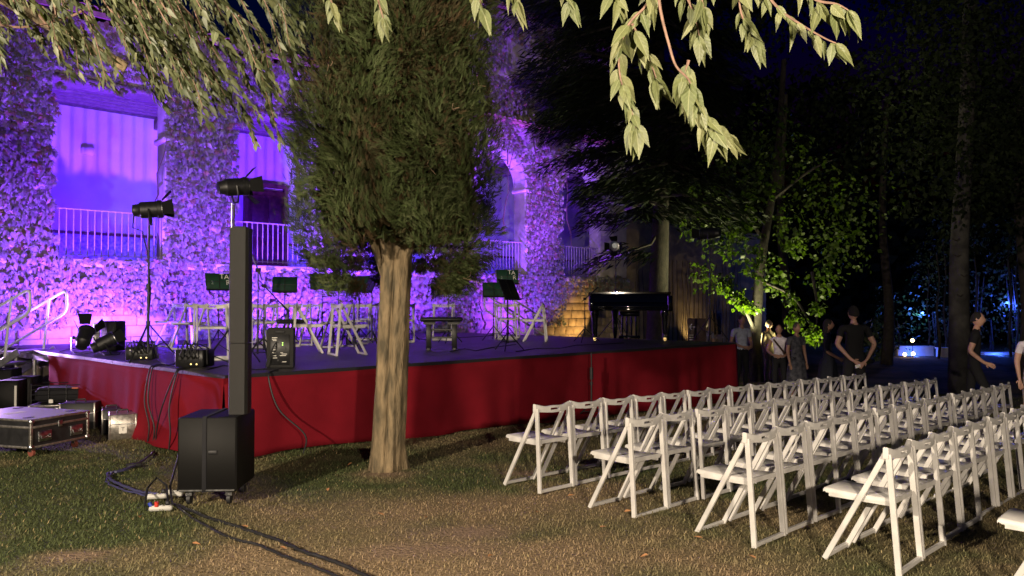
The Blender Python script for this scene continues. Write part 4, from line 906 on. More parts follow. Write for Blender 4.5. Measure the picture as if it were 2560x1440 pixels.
# ------------------------------------------------------------------ overhanging tree: drooping twigs with large leaves
twm = mat('twig_bark', (.20, .12, .085), .8, 0, 40, .3)
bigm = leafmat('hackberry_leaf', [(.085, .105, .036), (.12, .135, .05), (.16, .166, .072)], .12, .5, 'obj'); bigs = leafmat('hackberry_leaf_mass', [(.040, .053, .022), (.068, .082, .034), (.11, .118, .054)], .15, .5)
hleaf = []
for wdt, bend, fold in ((.20, .18, .15), (.165, .32, .4), (.225, .12, .08), (.12, .25, .9)):
    mb = MB(); st = [0, .06, .16, .30, .45, .60, .74, .86, .94, 1]; wv = [0, .42, .82, 1, .93, .72, .46, .22, .09, 0]; rows = []
    for s, q in zip(st, wv):
        zc = -bend*s*s; e = wdt*q
        rows.append([(-e, s, zc+fold*e+.006*math.sin(s*38)*q), (-e*.5, s, zc+fold*e*.62), (0, s, zc), (e*.5, s, zc+fold*e*.62), (e, s, zc+fold*e+.006*math.sin(s*35+1)*q)])
    for i in range(len(rows)-1):
        for j in range(4): mb.poly([rows[i][j], rows[i][j+1], rows[i+1][j+1], rows[i+1][j]])
    hleaf.append(mb.mesh('leaf', bigm, True, 90))
TB = Vector((4.6, -3.6, 0)); TB.z = float(gz(TB.x, TB.y))
hk = thing('hackberry_tree', 'overhanging tree with drooping twigs of pale pointed leaves along the top', 'tree', TB)
def loc(p): return Vector(p)-TB
MB().tube([loc(TB+Vector((0, 0, -.1))), loc(TB+Vector((.05, .1, 1.5))), loc(TB+Vector((0, .3, 3))), loc(TB+Vector((-.3, .8, 4.6))), loc(TB+Vector((-.6, 1.5, 6.5)))], [.26, .22, .19, .16, .10], 14).build('trunk', barkm, hk)
LIMB = [[(4.4, -2.9, 3.6), (2.4, -.9, 4.3), (1.6, -.8, 4.3), (.9, .8, 4.3), (.5, 1.8, 3.9), (.35, 2.3, 3.4)], [(4.3, -2.6, 4.8), (2.3, -2.0, 5.2), (.5, -1.2, 5.2), (-1.5, .8, 5.3), (-2.8, 2.6, 4.9), (-3.0, 3.9, 4.3), (-2.6, 4.6, 3.7)], [(.5, -1.2, 5.2), (-.4, 1.2, 5.0), (-.9, 2.8, 4.4), (-1.0, 3.6, 3.8)], [(1.6, -.8, 4.3), (1.6, 1.2, 4.2), (1.3, 2.2, 3.5)], [(-2.8, 2.6, 4.9), (-3.4, 3.4, 4.4), (-3.3, 4.2, 3.6), (-2.4, 4.7, 3.1)]]
for L in LIMB: MB().tube([loc(p) for p in L], [.075*(1-.75*i/len(L)) for i in range(len(L))], 8).build('branch', barkm, hk)
def cat(P, sub=5):
    o = []
    for i in range(len(P)-1):
        p0, p1, p2, p3 = P[max(i-1, 0)], P[i], P[i+1], P[min(i+2, len(P)-1)]
        for s in range(sub):
            t = s/sub; o.append(.5*((2*p1)+(p2-p0)*t+(2*p0-5*p1+4*p2-p3)*t*t+(3*p1-p0-3*p2+p3)*t**3))
    return o+[P[-1]]
nsingle = [0]
def put_leaf(p, y, zn, s):
    y = y.normalized(); x = y.cross(zn)
    if x.length < 1e-3: x = Vector((1, 0, 0))
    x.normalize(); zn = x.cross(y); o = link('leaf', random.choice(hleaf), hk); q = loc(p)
    sx = s*random.uniform(.85, 1.15)
    o.matrix_local = Matrix(((x.x*sx, y.x*s, zn.x*s, q.x), (x.y*sx, y.y*s, zn.y*s, q.y), (x.z*sx, y.z*s, zn.z*s, q.z), (0, 0, 0, 1))); nsingle[0] += 1
def sprig(pts, dens, size, d, spread=.9, skip=0, bias=0):
    P = cat([D(px, py, d+dd) for px, py, dd in pts]); n = len(P)
    MB().tube([loc(p) for p in P], [.0048-.0032*i/n for i in range(n)], 5).build('twig', twm, hk)
    tot = sum((P[i+1]-P[i]).length for i in range(n-1)); m = int(tot*dens*1.08); side = 1
    for k in range(m):
        f = skip+(1-skip)*(k+.5*random.random())/m; i = min(n-2, int(f*(n-1))); p = P[i].lerp(P[i+1], f*(n-1)-i); tg = (P[i+1]-P[i]).normalized(); side = -side
        lat = Vector((side*random.uniform(.3, 1)*spread+bias, random.uniform(-.7, .7), random.uniform(-.2, .1)))
        y = tg*random.uniform(.2, .7)+lat*.75+Vector((0, 0, -random.uniform(.5, 1.1)))
        zn = Vector((-.35+random.uniform(-.7, .7), -1, random.uniform(-.2, .7)))
        pet = y.normalized()*.008; s = size*random.uniform(.55, 1.12)
        put_leaf(p+pet, y, zn, s)
    for k in range(2):
        put_leaf(P[-1], (P[-1]-P[-2]).normalized()+Vector((random.uniform(-.3, .3), 0, -.6)), Vector((random.uniform(-.5, .5), -1, .3)), size*1.05)
sprig([(1650, -60, 0), (1618, 10, 0), (1572, 60, 0), (1548, 130, .03), (1552, 200, .04), (1575, 265, .04), (1590, 320, .03)], 62, .088, 2.15)
sprig([(1580, 60, .05), (1605, 110, .1), (1628, 160, .12), (1640, 195, .12)], 80, .088, 2.1, bias=.3)
sprig([(1640, -60, 0), (1652, 30, 0), (1672, 110, 0), (1690, 165, 0), (1722, 200, .02), (1735, 240, .03), (1765, 300, .05), (1790, 330, .05)], 62, .086, 2.1, skip=.5)
sprig([(1722, 150, .02), (1712, 210, .05), (1745, 280, .08), (1790, 310, .1), (1820, 335, .12)], 62, .084, 2.15)
sprig([(1700, -40, .1), (1725, 10, .1), (1742, 60, .1), (1748, 90, .1)], 70, .086, 2.2)
sprig([(1890, -50, 0), (1945, 20, 0), (2000, 60, 0), (2060, 95, .02), (2090, 108, .02)], 48, .085, 2.25, spread=.7)
sprig([(1848, -60, .1), (1850, 20, .1), (1868, 70, .12), (1885, 100, .12)], 55, .086, 2.2)
sprig([(1990, -40, -.05), (2040, 0, -.05), (2090, 10, -.05), (2120, 25, -.05)], 60, .086, 2.1, spread=.6)
sprig([(1790, -50, .05), (1755, -20, .05), (1760, 20, .05)], 60, .082, 2.2)
sprig([(1180, -60, 0), (1195, -10, 0), (1205, 20, 0)], 55, .080, 2.2); sprig([(1265, -70, 0), (1280, -25, 0), (1292, 0, 0)], 55, .082, 2.2)
sprig([(1390, -70, 0), (1410, -25, 0), (1425, 0, 0)], 55, .08, 2.25); sprig([(930, -60, 0), (945, 0, 0), (958, 45, 0)], 62, .075, 2.5); sprig([(800, -60, 0), (822, -10, 0), (838, 25, 0)], 60, .072, 2.6)
sprig([(1510, -60, 0), (1535, -20, 0), (1545, 0, 0)], 60, .08, 2.2)
# left-hand mass: drooping twigs, leaves swept down to the right
sp, st_, sn, sl_ = [], [], [], []
env = lambda x: np.interp(x, [-80, 0, 90, 180, 300, 380, 470, 560, 640, 720, 770], [230, 210, 170, 180, 300, 290, 280, 330, 400, 390, 200])
def masstwig(x0, y0, ln, d, single=0, sl=.55):
    pts = []; x, y = x0, y0
    for s in range(7):
        f = s/6; pts.append(D(x0+ln*f*sl+12*math.sin(s+x0), y0+ln*f*(.55+.45*f), d+.12*math.sin(s*1.1+x0)))
    P = cat(pts, 3); n = len(P); MB().tube([loc(p) for p in P], [.004-.0028*i/n for i in range(n)], 4).build('twig', twm, hk)
    tot = sum((P[i+1]-P[i]).length for i in range(n-1)); m = int(tot*50); side = 1
    for k in range(m):
        f = (k+random.random())/m; i = min(n-2, int(f*(n-1))); p = P[i].lerp(P[i+1], f*(n-1)-i); side = -side; tg = (P[i+1]-P[i]).normalized()
        y = tg*.55+Vector((.25+side*random.uniform(.1, .6), random.uniform(-.5, .5), -random.uniform(.5, 1.1))); zn = Vector((-.5+random.uniform(-.7, .7), -.9, random.uniform(-.1, .8))); s = random.uniform(.042, .078)
        if single and random.random() < single and nsingle[0] < 298: put_leaf(p, y, zn, s)
        else: sp.append(tuple(loc(p))); st_.append(tuple(y)); sn.append(tuple(zn)); sl_.append(s)
random.seed(21)
for k in range(58):
    x0 = random.uniform(-120, 690)
    if x0 < 180 and random.random() < .45: continue
    d = random.uniform(3.0, 4.7); xe = x0+120; ye = float(env(min(770, xe)))*random.uniform(.45, 1.0)
    y0 = random.uniform(-90, -20) if random.random() < .6 else random.uniform(-60, .5*ye); ln = max(80, ye-y0)
    if x0+ln*.55 > 745: ln = max(60, (745-x0)/.55)
    masstwig(x0, y0, ln, d, .10 if d < 3.5 else 0)
for k in range(22):                                        # denser, nearer band through the middle
    x0 = random.uniform(230, 520); masstwig(x0, random.uniform(-80, 60), random.uniform(200, 330), random.uniform(3.0, 3.6), .12, .7)
random.seed(5)
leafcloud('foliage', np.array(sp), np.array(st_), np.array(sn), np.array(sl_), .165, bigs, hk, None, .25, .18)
for pts in ([(60, -20), (95, 35), (125, 70), (145, 110), (160, 150)], [(0, 62), (60, 68), (150, 50), (215, 20), (235, -30)], [(130, -10), (140, 40), (118, 58)]):
    P = cat([D(a, b, 3.3) for a, b in pts]); MB().tube([loc(p) for p in P], .005, 5).build('twig', twm, hk)
# ------------------------------------------------------------------ trees in the background
def cloud(center, rad, n, size, w=.3, flat=1.0, shell=.45):
    c = np.array(center); r = np.array(rad) if hasattr(rad, '__len__') else np.array([rad]*3)
    d = sph(n)*(1-shell*rng.random((n, 1))**1.5); f = 1+.25*np.sin(d[:, :1]*7+c[0])+.2*np.sin(d[:, 2:3]*9+c[1])
    P = c+d*r*f; N = unit(d+np.array([0, 0, .7*flat])+rng.normal(0, .5, (n, 3))); T = unit(np.cross(N, rng.normal(size=(n, 3)))+np.array([0, 0, -.5])); return P, T, N, size*(.6+.8*rng.random(n))
def crown(name, parent, clouds, m, w=.3, base=Vector((0, 0, 0))):
    A = [np.concatenate(x) for x in zip(*clouds)]; A[0] = A[0]-np.array(base)
    return leafcloud(name, A[0], A[1], A[2], A[3], w, m, parent, None, .15, .1)
def trunk(t, base, pts, r0, r1, m, name='trunk', seg=12):
    P = cat([Vector(p)-base for p in pts], 4); n = len(P); return MB().tube(P, [r0+(r1-r0)*i/(n-1) for i in range(n)], seg).build(name, m, t)
dbark = mat('dark_bark', (.03, .024, .02), .9, 0, 10, .5, .8, 25); pbark = mat('pale_bark', (.055, .052, .046), .85, 0, 4, .5, .5, 20, col2=(.014, .013, .012))
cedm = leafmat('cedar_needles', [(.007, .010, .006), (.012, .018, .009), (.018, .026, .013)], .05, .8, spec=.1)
b = GX(1640, 21.0); cd = thing('cedar_tree', 'huge dark cedar with drooping boughs behind the piano', 'tree', b)
trunk(cd, b, [b, b+Vector((.05, 0, 2)), b+Vector((.15, 0, 5)), b+Vector((.1, 0, 9)), b+Vector((0, 0, 13))], .34, .1, dbark)
cl_ = []; random.seed(3)
for k in range(176):
    px = random.uniform(1440, 1800) if k < 120 else (random.uniform(1330, 1480) if k < 155 else random.uniform(1410, 1500)); py = random.uniform(-320, 660) if k < 120 else (random.uniform(-250, 230) if k < 155 else random.uniform(200, 400)); d = random.uniform(18.2, 22.5)
    if py > 430 and 1600 < px < 1700 and d < 20.5: d += 2
    if py > 560 and px > 1560: continue
    if px < 1500 and 400 < py: continue
    c = D(px, py, d); L = random.uniform(.7, 1.5); s = 1 if c.x > b.x else -1
    n = 420; u = rng.random(n); zz = -.35*u*L+.25*np.sin(u*3); q = np.stack([c.x+s*(u-.5)*L*1.5+rng.normal(0, .10, n), c.y+rng.normal(0, .45, n), c.z+zz+rng.normal(0, .10, n)], 1)
    T = np.stack([s*(.9+0*u), rng.normal(0, .6, n), -.35+rng.normal(0, .3, n)], 1); N = np.stack([rng.normal(0, .4, n), rng.normal(0, .4, n)-.4, 1+0*u], 1)
    cl_.append((q, T, N, .16+.20*rng.random(n)))
    e = c+Vector((-s*L*.75, 0, .1)); MB().tube([Vector((b.x, b.y, min(c.z+.6, 12)))-b, (e+Vector((0, 0, .2)))-b, c+Vector((s*L*.7, 0, -.25))-b], [.06, .035, .01], 5).build('bough', dbark, cd)
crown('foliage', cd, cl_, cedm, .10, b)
limem = leafmat('lime_leaf', [(.025, .048, .006), (.045, .078, .009), (.065, .10, .012)], .5, .45)
b = TREEP.copy(); b.z = float(gz(b.x, b.y)); lt = thing('lime_tree', 'broadleaf tree lit bright green from below by a ground light', 'tree', b)
trunk(lt, b, [b, b+Vector((-.05, 0, 1)), D(1890, 800, 20.4), D(1905, 640, 20.5), D(1940, 420, 20.6), D(1960, 150, 20.7)], .2, .07, dbark)
for pts in ([D(1887, 830, 20.4), D(1862, 775, 19.9), D(1820, 730, 19.6), D(1795, 700, 19.5)], [D(1900, 700, 20.4), D(1980, 740, 19.9), D(2020, 800, 19.5), D(2045, 855, 19.3)], [D(1910, 600, 20.5), D(1850, 520, 20), D(1790, 470, 19.7)], [D(1930, 500, 20.6), D(2020, 430, 20.2), D(2080, 400, 20)], [D(2030, 680, 20), D(2042, 760, 19.7), D(2040, 830, 19.5)]):
    trunk(lt, b, pts, .05, .015, dbark, 'branch', 6)
LC = [(1815, 712, 19.4, .26, 120), (1850, 752, 19.5, .24, 130), (1880, 770, 19.8, .2, 70), (1990, 800, 19.4, .25, 110), (2030, 835, 19.3, .26, 130), (2040, 770, 19.5, .2, 70), (1975, 745, 19.6, .2, 60), (1990, 620, 19.8, .25, 90), (1870, 640, 20, .55, 180), (1930, 690, 20.4, .5, 160), (1800, 600, 19.8, .5, 160), (1850, 560, 19.6, .45, 160), (1890, 480, 20.2, .7, 200), (1970, 560, 20.5, .6, 180), (2060, 700, 20.4, .45, 140), (2070, 600, 20.6, .7, 200), (1780, 480, 20, .7, 220), (1820, 380, 20.2, .8, 230), (1960, 400, 20.6, .9, 250), (2060, 480, 20.4, .9, 240), (1740, 560, 20.6, .5, 150), (1900, 330, 20.4, 1, 240), (2110, 620, 21, .7, 160), (2140, 520, 21, .9, 200), (1760, 690, 21, .4, 120)]
crown('foliage', lt, [cloud(D(a, b_, c), r, n, .12) for a, b_, c, r, n in LC], limem, .42, b)
fx = thing('ground_light', 'small ground floodlight shining up into the lime tree', 'flood light', (TREEP.x+.1, TREEP.y+.5, float(gz(TREEP.x, TREEP.y))))
MB().box((0, .0, .04), (.2, .2, .06), bev=.02).build('housing', blackm, fx); MB().box((0, 0, .078), (.15, .15, .006)).build('lens', mat('lit_lens', (.8, .8, .6), .3, emit=(1, .95, .6), estr=6), fx)
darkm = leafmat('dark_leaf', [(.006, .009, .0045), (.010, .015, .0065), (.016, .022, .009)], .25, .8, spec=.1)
b = GX(2395, 16.5); bt = thing('poplar_tree', 'tall tree with pale scarred trunk at the right', 'tree', b)
trunk(bt, b, [b, b+Vector((.02, 0, 1.2)), D(2398, 650, 16.5), D(2405, 500, 16.5), D(2420, 200, 16.6), D(2430, -200, 16.8)], .23, .13, pbark)
for px, py, r in ((2390, 600, .05), (2410, 690, .045), (2400, 740, .04), (2392, 640, .05)): c = D(px, py, 16.28)-b; MB().tube([c+Vector((-r*1.6, 0, .03)), c+Vector((0, -.01, -.015)), c+Vector((r*1.6, 0, .03))], .012, 5).build('bark_scar', dbark, bt)
crown('foliage', bt, [cloud(D(a, q, 16.2+random.uniform(-1, 1.5)), (1.3, 1, .9), 420, .13) for a, q in ((2300, 60), (2480, 120), (2380, -60), (2560, 300), (2280, 330), (2520, 420), (2420, 250), (2340, 480), (2240, 180), (2600, 100), (2470, 330), (2400, 120), (2405, 20), (2420, 190), (2385, 300), (2410, 380))], darkm, .32, b)
for k, (px, d, lab) in enumerate(((2215, 26, 'dark broadleaf tree between the lime tree and the pale trunk'), (2560, 20, 'dark broadleaf tree at the right edge'), (1960, 25, 'dark tall tree behind the lime tree'), (1480, 30, 'dark tree rising behind the arcaded building'))):
    b = GX(px, d); t = thing('broadleaf_tree', lab, 'tree', b, 0, 'dark background trees'); trunk(t, b, [b, b+Vector((.1, 0, 2)), b+Vector((-.1, 0, 5)), b+Vector((.1, 0, 9))], .2, .08, dbark)
    cs2 = []
    for q in range(17):
        x = px+random.uniform(-210, 210); y = random.uniform(-180, 560)
        if 2060 < x < 2160 and -20 < y < 130: continue
        if k == 3: y = random.uniform(-200, 60); x = px+random.uniform(-100, 200)
        cs2.append(cloud(D(x, y, d+random.uniform(-2, 2)), (1.5, 1.2, 1.1), 330, .17))
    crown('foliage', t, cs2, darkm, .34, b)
# far wood, one mass
n = 26000; xw = rng.random(n)*75-12; yw = 42+rng.random(n)*8-.1*xw; zw = rng.random(n)**1.3*15-.6
pw = np.stack([xw, yw, zw], 1); k_ = vn(xw, zw, .25, 90) > .08; pw = pw[k_]
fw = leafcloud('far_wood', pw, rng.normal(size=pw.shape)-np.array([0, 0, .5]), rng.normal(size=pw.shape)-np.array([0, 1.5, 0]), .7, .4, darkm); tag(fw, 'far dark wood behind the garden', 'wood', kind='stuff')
bushm = leafmat('bush_leaf', [(.03, .045, .02), (.06, .08, .035), (.09, .11, .05)], .3, .5)
BS = [(2200, 845, 29, .9, .9), (2240, 800, 33, 1.2, 1.4), (2350, 780, 33.5, 1.0, 1.6), (2440, 690, 34, 1.6, 1.8), (2540, 660, 33, 1.5, 1.8), (2480, 800, 34, 1.4, 1.6), (2570, 800, 32, 1.1, 1.4), (2170, 870, 27, .6, .7)]
BS.sort()
for k, (px, py, d, rx, rz_) in enumerate(BS):
    c = D(px, py, d); b = Vector((c.x, c.y, float(gz(c.x, c.y)))); t = thing('shrub', f'blue lit garden shrub in the distance, {ORD[k]} one from the left', 'shrub', b, 0, 'blue lit shrubs in the distance')
    crown('foliage', t, [cloud(c, (rx, .8, rz_), 300, .16)], bushm, .3, b)
    for q in range(3): MB().tube([(random.uniform(-.2, .2), 0, 0), (random.uniform(-.4, .4), random.uniform(-.2, .2), max(.4, (c.z-b.z)))], [.05, .02], 6).build('stem', pbark, t)
for k, (px, d, h, r0) in enumerate(((2345, 29, 4, .06), (2362, 30.5, 5, .05), (2440, 31, 5, .05), (2525, 30, 5, .06), (2543, 31, 4.5, .05), (2320, 31, 3.5, .04))):
    b = GX(px, d); t = thing('sapling', f'slender blue lit sapling trunk beyond the pale trunk, {ORD[k]} built clump', 'tree', b, 0, 'slender saplings in blue light')
    t['label'] = ['blue lit sapling stem just left of the pale trunk', 'blue lit sapling stem partly behind the pale trunk', 'blue lit sapling stem just right of the striding man', 'blue lit sapling stem rising from the long kerb', 'blue lit sapling stem nearest the right edge', 'blue lit sapling stem behind the low wall and bulbs'][k]
    pts = [(0.06*math.sin(s*1.3+k), 0, h*s/8) for s in range(9)]; MB().tube(pts, [r0*(1-.07*s) for s in range(9)], 6).build('trunk', pbark, t)
    crown('foliage', t, [cloud(b+Vector((0, 0, h)), (.8, .6, .7), 160, .12)], bushm, .3, b)
for px0, px1, y0, y1, d, lab in ((2240, 2330, 868, 902, 31.0, 'low white garden wall glowing blue behind small lights'), (2345, 2368, 872, 906, 30.2, 'short white wall end glowing blue by the pale trunk'), (2455, 2530, 884, 900, 31.5, 'long low white kerb glowing blue at far right')):
    a, b_ = D(px0, y1, d), D(px1, y1, d); h = D(px0, y0, d).z-a.z; t = thing('garden_wall', lab, 'wall', ((a.x+b_.x)/2, d, a.z))
    MB().box((0, 0, h/2-.3), (b_.x-a.x, .3, h+.6), bev=.02).build('wall_body', mat('white_wall', (.75, .75, .75), .8, 0, 4, .1), t); MB().box((0, 0, h+.03), (b_.x-a.x+.06, .36, .05), bev=.01).build('coping', MATS['white_wall'], t)
gl = mat('bulb_glow', (1, .7, .4), .4, emit=(1, .62, .25), estr=14)
for px, py, lab in ((2281, 851, 'small warm garden bulb, the highest of three'), (2262, 886, 'small warm garden bulb, lower left of three'), (2283, 884, 'small warm garden bulb, lower right of three')):
    p = D(px, py, 29.8); g0 = float(gz(p.x, p.y)); t = thing('garden_lantern', lab, 'lantern', (p.x, p.y, g0)); hh = p.z-g0
    MB().tube([(0, 0, 0), (0, 0, hh-.06)], .012, 6).build('post', blackm, t); MB().lathe([(.02, hh-.07), (.06, hh-.04), (.065, hh), (.045, hh+.05), (.01, hh+.065)], 12).build('bulb', gl, t)
# direction sign
sg = thing('direction_sign', 'dark board with white arrow pointing left, behind the stage', 'sign', GX(1742, 18.6)); z_ = 1.63-sg.location.z
MB().box((0, 0, z_-.66), (.44, .03, .62), bev=.006).build('board', mat('sign_brown', (.10, .06, .055), .6), sg); MB().tube([(-.15, .03, 0), (-.15, .03, z_-.5)], .02, 6).build('post', blackm, sg); MB().tube([(.15, .03, 0), (.15, .03, z_-.5)], .02, 6).build('post', blackm, sg)
ar = MB(); zc = z_-.56; ar.bar((-.19, -.02, zc), (-.05, -.02, zc), .004, .022, up=(0, 0, 1)); ar.bar((-.19, -.02, zc), (-.13, -.02, zc+.075), .004, .022, up=(1, 0, 0)); ar.bar((-.19, -.02, zc), (-.13, -.02, zc-.075), .004, .022, up=(1, 0, 0)); ar.build('arrow', paper, sg)
for q in range(4): MB().box((-.14, -.018, zc-.20-q*.055), (.10+.02*(q % 2), .004, .018)).build('text_line', paper, sg)
# ------------------------------------------------------------------ people
skinm = mat('skin', (.52, .30, .22), .55, 0, 15, .1); skint = mat('skin_tan', (.36, .20, .14), .55, 0, 15, .1)
def cloth(n, c): return mat(n, c, .9, 0, 18, .2, .3, 40)
def person(label, p, rz, h, arms, top, bottom, hairc, sleeve='short', skin=None, lean=(0, 0), legs=None, shoes=None, hair='short', dress=None, bottom_len='long', head_yaw=0, bulk=1.0):
    skin = skin or skinm; root = thing('person', label, 'person', p, rz, None); k = h/1.75
    J = {}; lx, ly = lean
    def s(n, x, y, z, r, rel=True): J[n] = (Vector((x+lx*max(0, z-.95), y+ly*max(0, z-.95), z)), r)
    s('pelvis', 0, 0, .95, (.155*bulk, .115*bulk)); s('waist', 0, 0, 1.10, (.145*bulk, .105*bulk)); s('chest', 0, .005, 1.28, (.165*bulk, .115*bulk)); s('upchest', 0, .01, 1.41, (.135, .09)); s('neck', 0, .0, 1.50, (.056, .056)); s('skull', 0, -.01, 1.58, (.05, .05))
    E = [('pelvis', 'waist', 't'), ('waist', 'chest', 't'), ('chest', 'upchest', 't'), ('upchest', 'neck', 'n'), ('neck', 'skull', 'n')]
    legs = legs or {}
    for sd, nm in ((-1, 'l'), (1, 'r')):
        kn, an = legs.get(nm, ((sd*.105, -.015, .50), (sd*.11, .02, .09)))
        s('hip'+nm, sd*.095, 0, .90, (.095*bulk, .095*bulk)); s('knee'+nm, *kn, (.062, .062)); s('calf'+nm, *(Vector(kn).lerp(Vector(an), .35)+Vector((0, .02, 0))), (.058, .058)); s('ank'+nm, *an, (.042, .042)); s('toe'+nm, an[0]+sd*.02, an[1]-.15, an[2]-.045, (.042, .033))
        E += [('pelvis', 'hip'+nm, 'p'), ('hip'+nm, 'knee'+nm, 'p'), ('knee'+nm, 'calf'+nm, 's'), ('calf'+nm, 'ank'+nm, 's'), ('ank'+nm, 'toe'+nm, 'f')]
        el, wr, hn = arms[nm]; s('sho'+nm, sd*.175*bulk, .01, 1.42, (.068, .066)); s('elb'+nm, *el, (.043, .043)); s('mid'+nm, *(Vector((sd*.19, .01, 1.40)).lerp(Vector(el), .5)), (.05, .05)); s('wri'+nm, *wr, (.028, .024)); s('hand'+nm, *hn, (.036, .02))
        E += [('upchest', 'sho'+nm, 't'), ('sho'+nm, 'mid'+nm, 'u'), ('mid'+nm, 'elb'+nm, 'v'), ('elb'+nm, 'wri'+nm, 'a'), ('wri'+nm, 'hand'+nm, 'h')]
        hd = (Vector(hn)-Vector(wr)).normalized(); sdv = hd.cross(Vector((0, 1, 0)) if abs(hd.y) < .8 else Vector((1, 0, 0))).normalized()
        for fi, (off, ln) in enumerate(((-.028, .062), (-.010, .075), (.010, .072), (.027, .055))):
            b0 = Vector(hn)+sdv*off+hd*.025; s(f'f{nm}{fi}a', *b0, (.010, .010)); s(f'f{nm}{fi}b', *(b0+hd*ln*.6+Vector((0, 0, -.006))), (.009, .009)); s(f'f{nm}{fi}c', *(b0+hd*ln+Vector((0, .008, -.012))), (.008, .008))
            E += [('hand'+nm, f'f{nm}{fi}a', 'h'), (f'f{nm}{fi}a', f'f{nm}{fi}b', 'h'), (f'f{nm}{fi}b', f'f{nm}{fi}c', 'h')]
        tb_ = Vector(wr).lerp(Vector(hn), .6)-sdv*.035; s(f'th{nm}a', *tb_, (.011, .011)); s(f'th{nm}b', *(tb_-sdv*.022+hd*.04), (.009, .009)); E += [('hand'+nm, f'th{nm}a', 'h'), (f'th{nm}a', f'th{nm}b', 'h')]
    names = list(J); idx = {n_: i for i, n_ in enumerate(names)}
    me = bpy.data.meshes.new('body'); me.from_pydata([J[n_][0]*k for n_ in names], [(idx[a], idx[b]) for a, b, _ in E], [])
    o = bpy.data.objects.new('tmp', me); COL.objects.link(o); md = o.modifiers.new('skin', 'SKIN'); md.branch_smoothing = .6
    for i, n_ in enumerate(names): sv = me.skin_vertices[0].data[i]; sv.radius = (J[n_][1][0]*k, J[n_][1][1]*k); sv.use_root = (n_ == 'pelvis')
    sb = o.modifiers.new('sub', 'SUBSURF'); sb.levels = 2; sb.render_levels = 2
    dg = bpy.context.evaluated_depsgraph_get(); m2 = bpy.data.meshes.new_from_object(o.evaluated_get(dg)); bpy.data.objects.remove(o); m2.name = 'body'
    bm = bmesh.new(); bm.from_mesh(m2)
    # head joined into the same surface: shaped skull, nose, ears
    hc = J['skull'][0]*k+Vector((0, -.01, .075*k)); Rh = Matrix.Rotation(head_yaw, 3, 'Z'); nb_ = len(bm.verts)
    rs = bmesh.ops.create_uvsphere(bm, u_segments=20, v_segments=14, radius=1)
    for v in rs['verts']:
        q = v.co.copy(); x, y, z = q.x*.076, q.y*.097, q.z*.118
        if z < 0: x *= 1-.28*(-z/.118)**1.5; y = y*(1-.12*(-z/.118)) - .012*(-z/.118)
        if y < -.05: y = y*.95-.0
        nose = math.exp(-((x/.016)**2+((z+.012)/.03)**2)) if q.y < -.3 else 0; y -= .024*nose
        eye = (math.exp(-(((abs(x)-.032)/.016)**2+((z-.012)/.013)**2)) if q.y < -.2 else 0); y += .010*eye
        mth = (math.exp(-((x/.025)**2+((z+.062)/.008)**2)) if q.y < -.2 else 0); y += .006*mth
        ear = math.exp(-(((y-.01)/.018)**2+((z+.0)/.03)**2)) if abs(q.x) > .85 else 0; x += math.copysign(.018*ear, x)
        v.co = Rh @ Vector((x, y, z))*k+hc
    bm.to_mesh(m2); bm.free()
    m2.materials.clear(); mats_ = [skin, top, bottom, shoes or blackf]
    for m_ in mats_: m2.materials.append(m_)
    segs = [(J[a][0]*k, J[b][0]*k, c, min(J[a][1])*k, min(J[b][1])*k) for a, b, c in E]; mi = []
    cmap = {'t': 1, 'n': 0, 'u': 1 if sleeve != 'none' else 0, 'v': 1 if sleeve in ('long', 'half') else 0, 'a': 1 if sleeve == 'long' else 0, 'h': 0, 'p': 2, 's': 2 if bottom_len == 'long' else 0, 'f': 3}
    for pl in m2.polygons:
        c = pl.center
        if c.z > 1.52*k: mi.append(0); continue
        best, bc = 9, 't'
        for a, b, t, ra_, rb_ in segs:
            ab = b-a; tt = max(0, min(1, (c-a).dot(ab)/max(1e-9, ab.dot(ab)))); dd = (a+ab*tt-c).length-(ra_+(rb_-ra_)*tt)
            if dd < best: best, bc = dd, t
        v = cmap[bc]
        if bc == 't' and c.z < 1.0*k: v = 2
        if bc == 'v' and sleeve == 'short' : v = 0
        if bc == 'p' and c.z > .93*k: v = 1 if False else 2
        mi.append(v)
    m2.polygons.foreach_set('material_index', mi); m2.polygons.foreach_set('use_smooth', [True]*len(m2.polygons)); m2.update()
    link('body', m2, root)
    hm = cloth('hair_%02d' % int(hairc[0]*1000), hairc); mb = MB(); rings = []
    for i in range(9):
        ph = math.pi*.56*i/8; r_ = math.sin(ph); zz = math.cos(ph); rings.append([hc+Rh @ Vector((.084*r_*math.cos(a), (.104*r_*math.sin(a)+.012 if math.sin(a) > -.2 else .09*r_*math.sin(a)+.012), .125*zz+(.035 if math.sin(a) < -.45 else -.03*max(0, math.sin(a)))*(i/8)**2+.004*math.sin(7*a+i)))*k for a in (2*math.pi*j/20 for j in range(20))])
    mb.loft(rings, caps=False); ho = mb.build('hair', hm, root, ang=180)
    if hair == 'long':
        mb = MB(); mb.loft([[hc+Vector((w_*math.cos(a), .045+.05*math.sin(a)+yy, z_))*k for a in (2*math.pi*j/12 for j in range(12))] for z_, w_, yy in ((.05, .085, 0), (-.05, .095, .01), (-.13, .09, .015), (-.19, .05, .02))]); mb.build('hair', hm, root, ang=180)
    if dress:
        mb = MB(); prof = [(.15, .11, 1.0), (.19, .15, .9), (.21, .18, .7), (.24, .2, .45), (.26, .21, .28)]
        mb.loft([[Vector((a_*(1+.06*math.sin(6*t))*math.cos(t), b_*(1+.06*math.sin(6*t))*math.sin(t), z_))*k for t in (2*math.pi*j/36 for j in range(36))] for a_, b_, z_ in prof], caps=False); d_ = mb.build('dress_skirt', dress, root, ang=180)
    return root
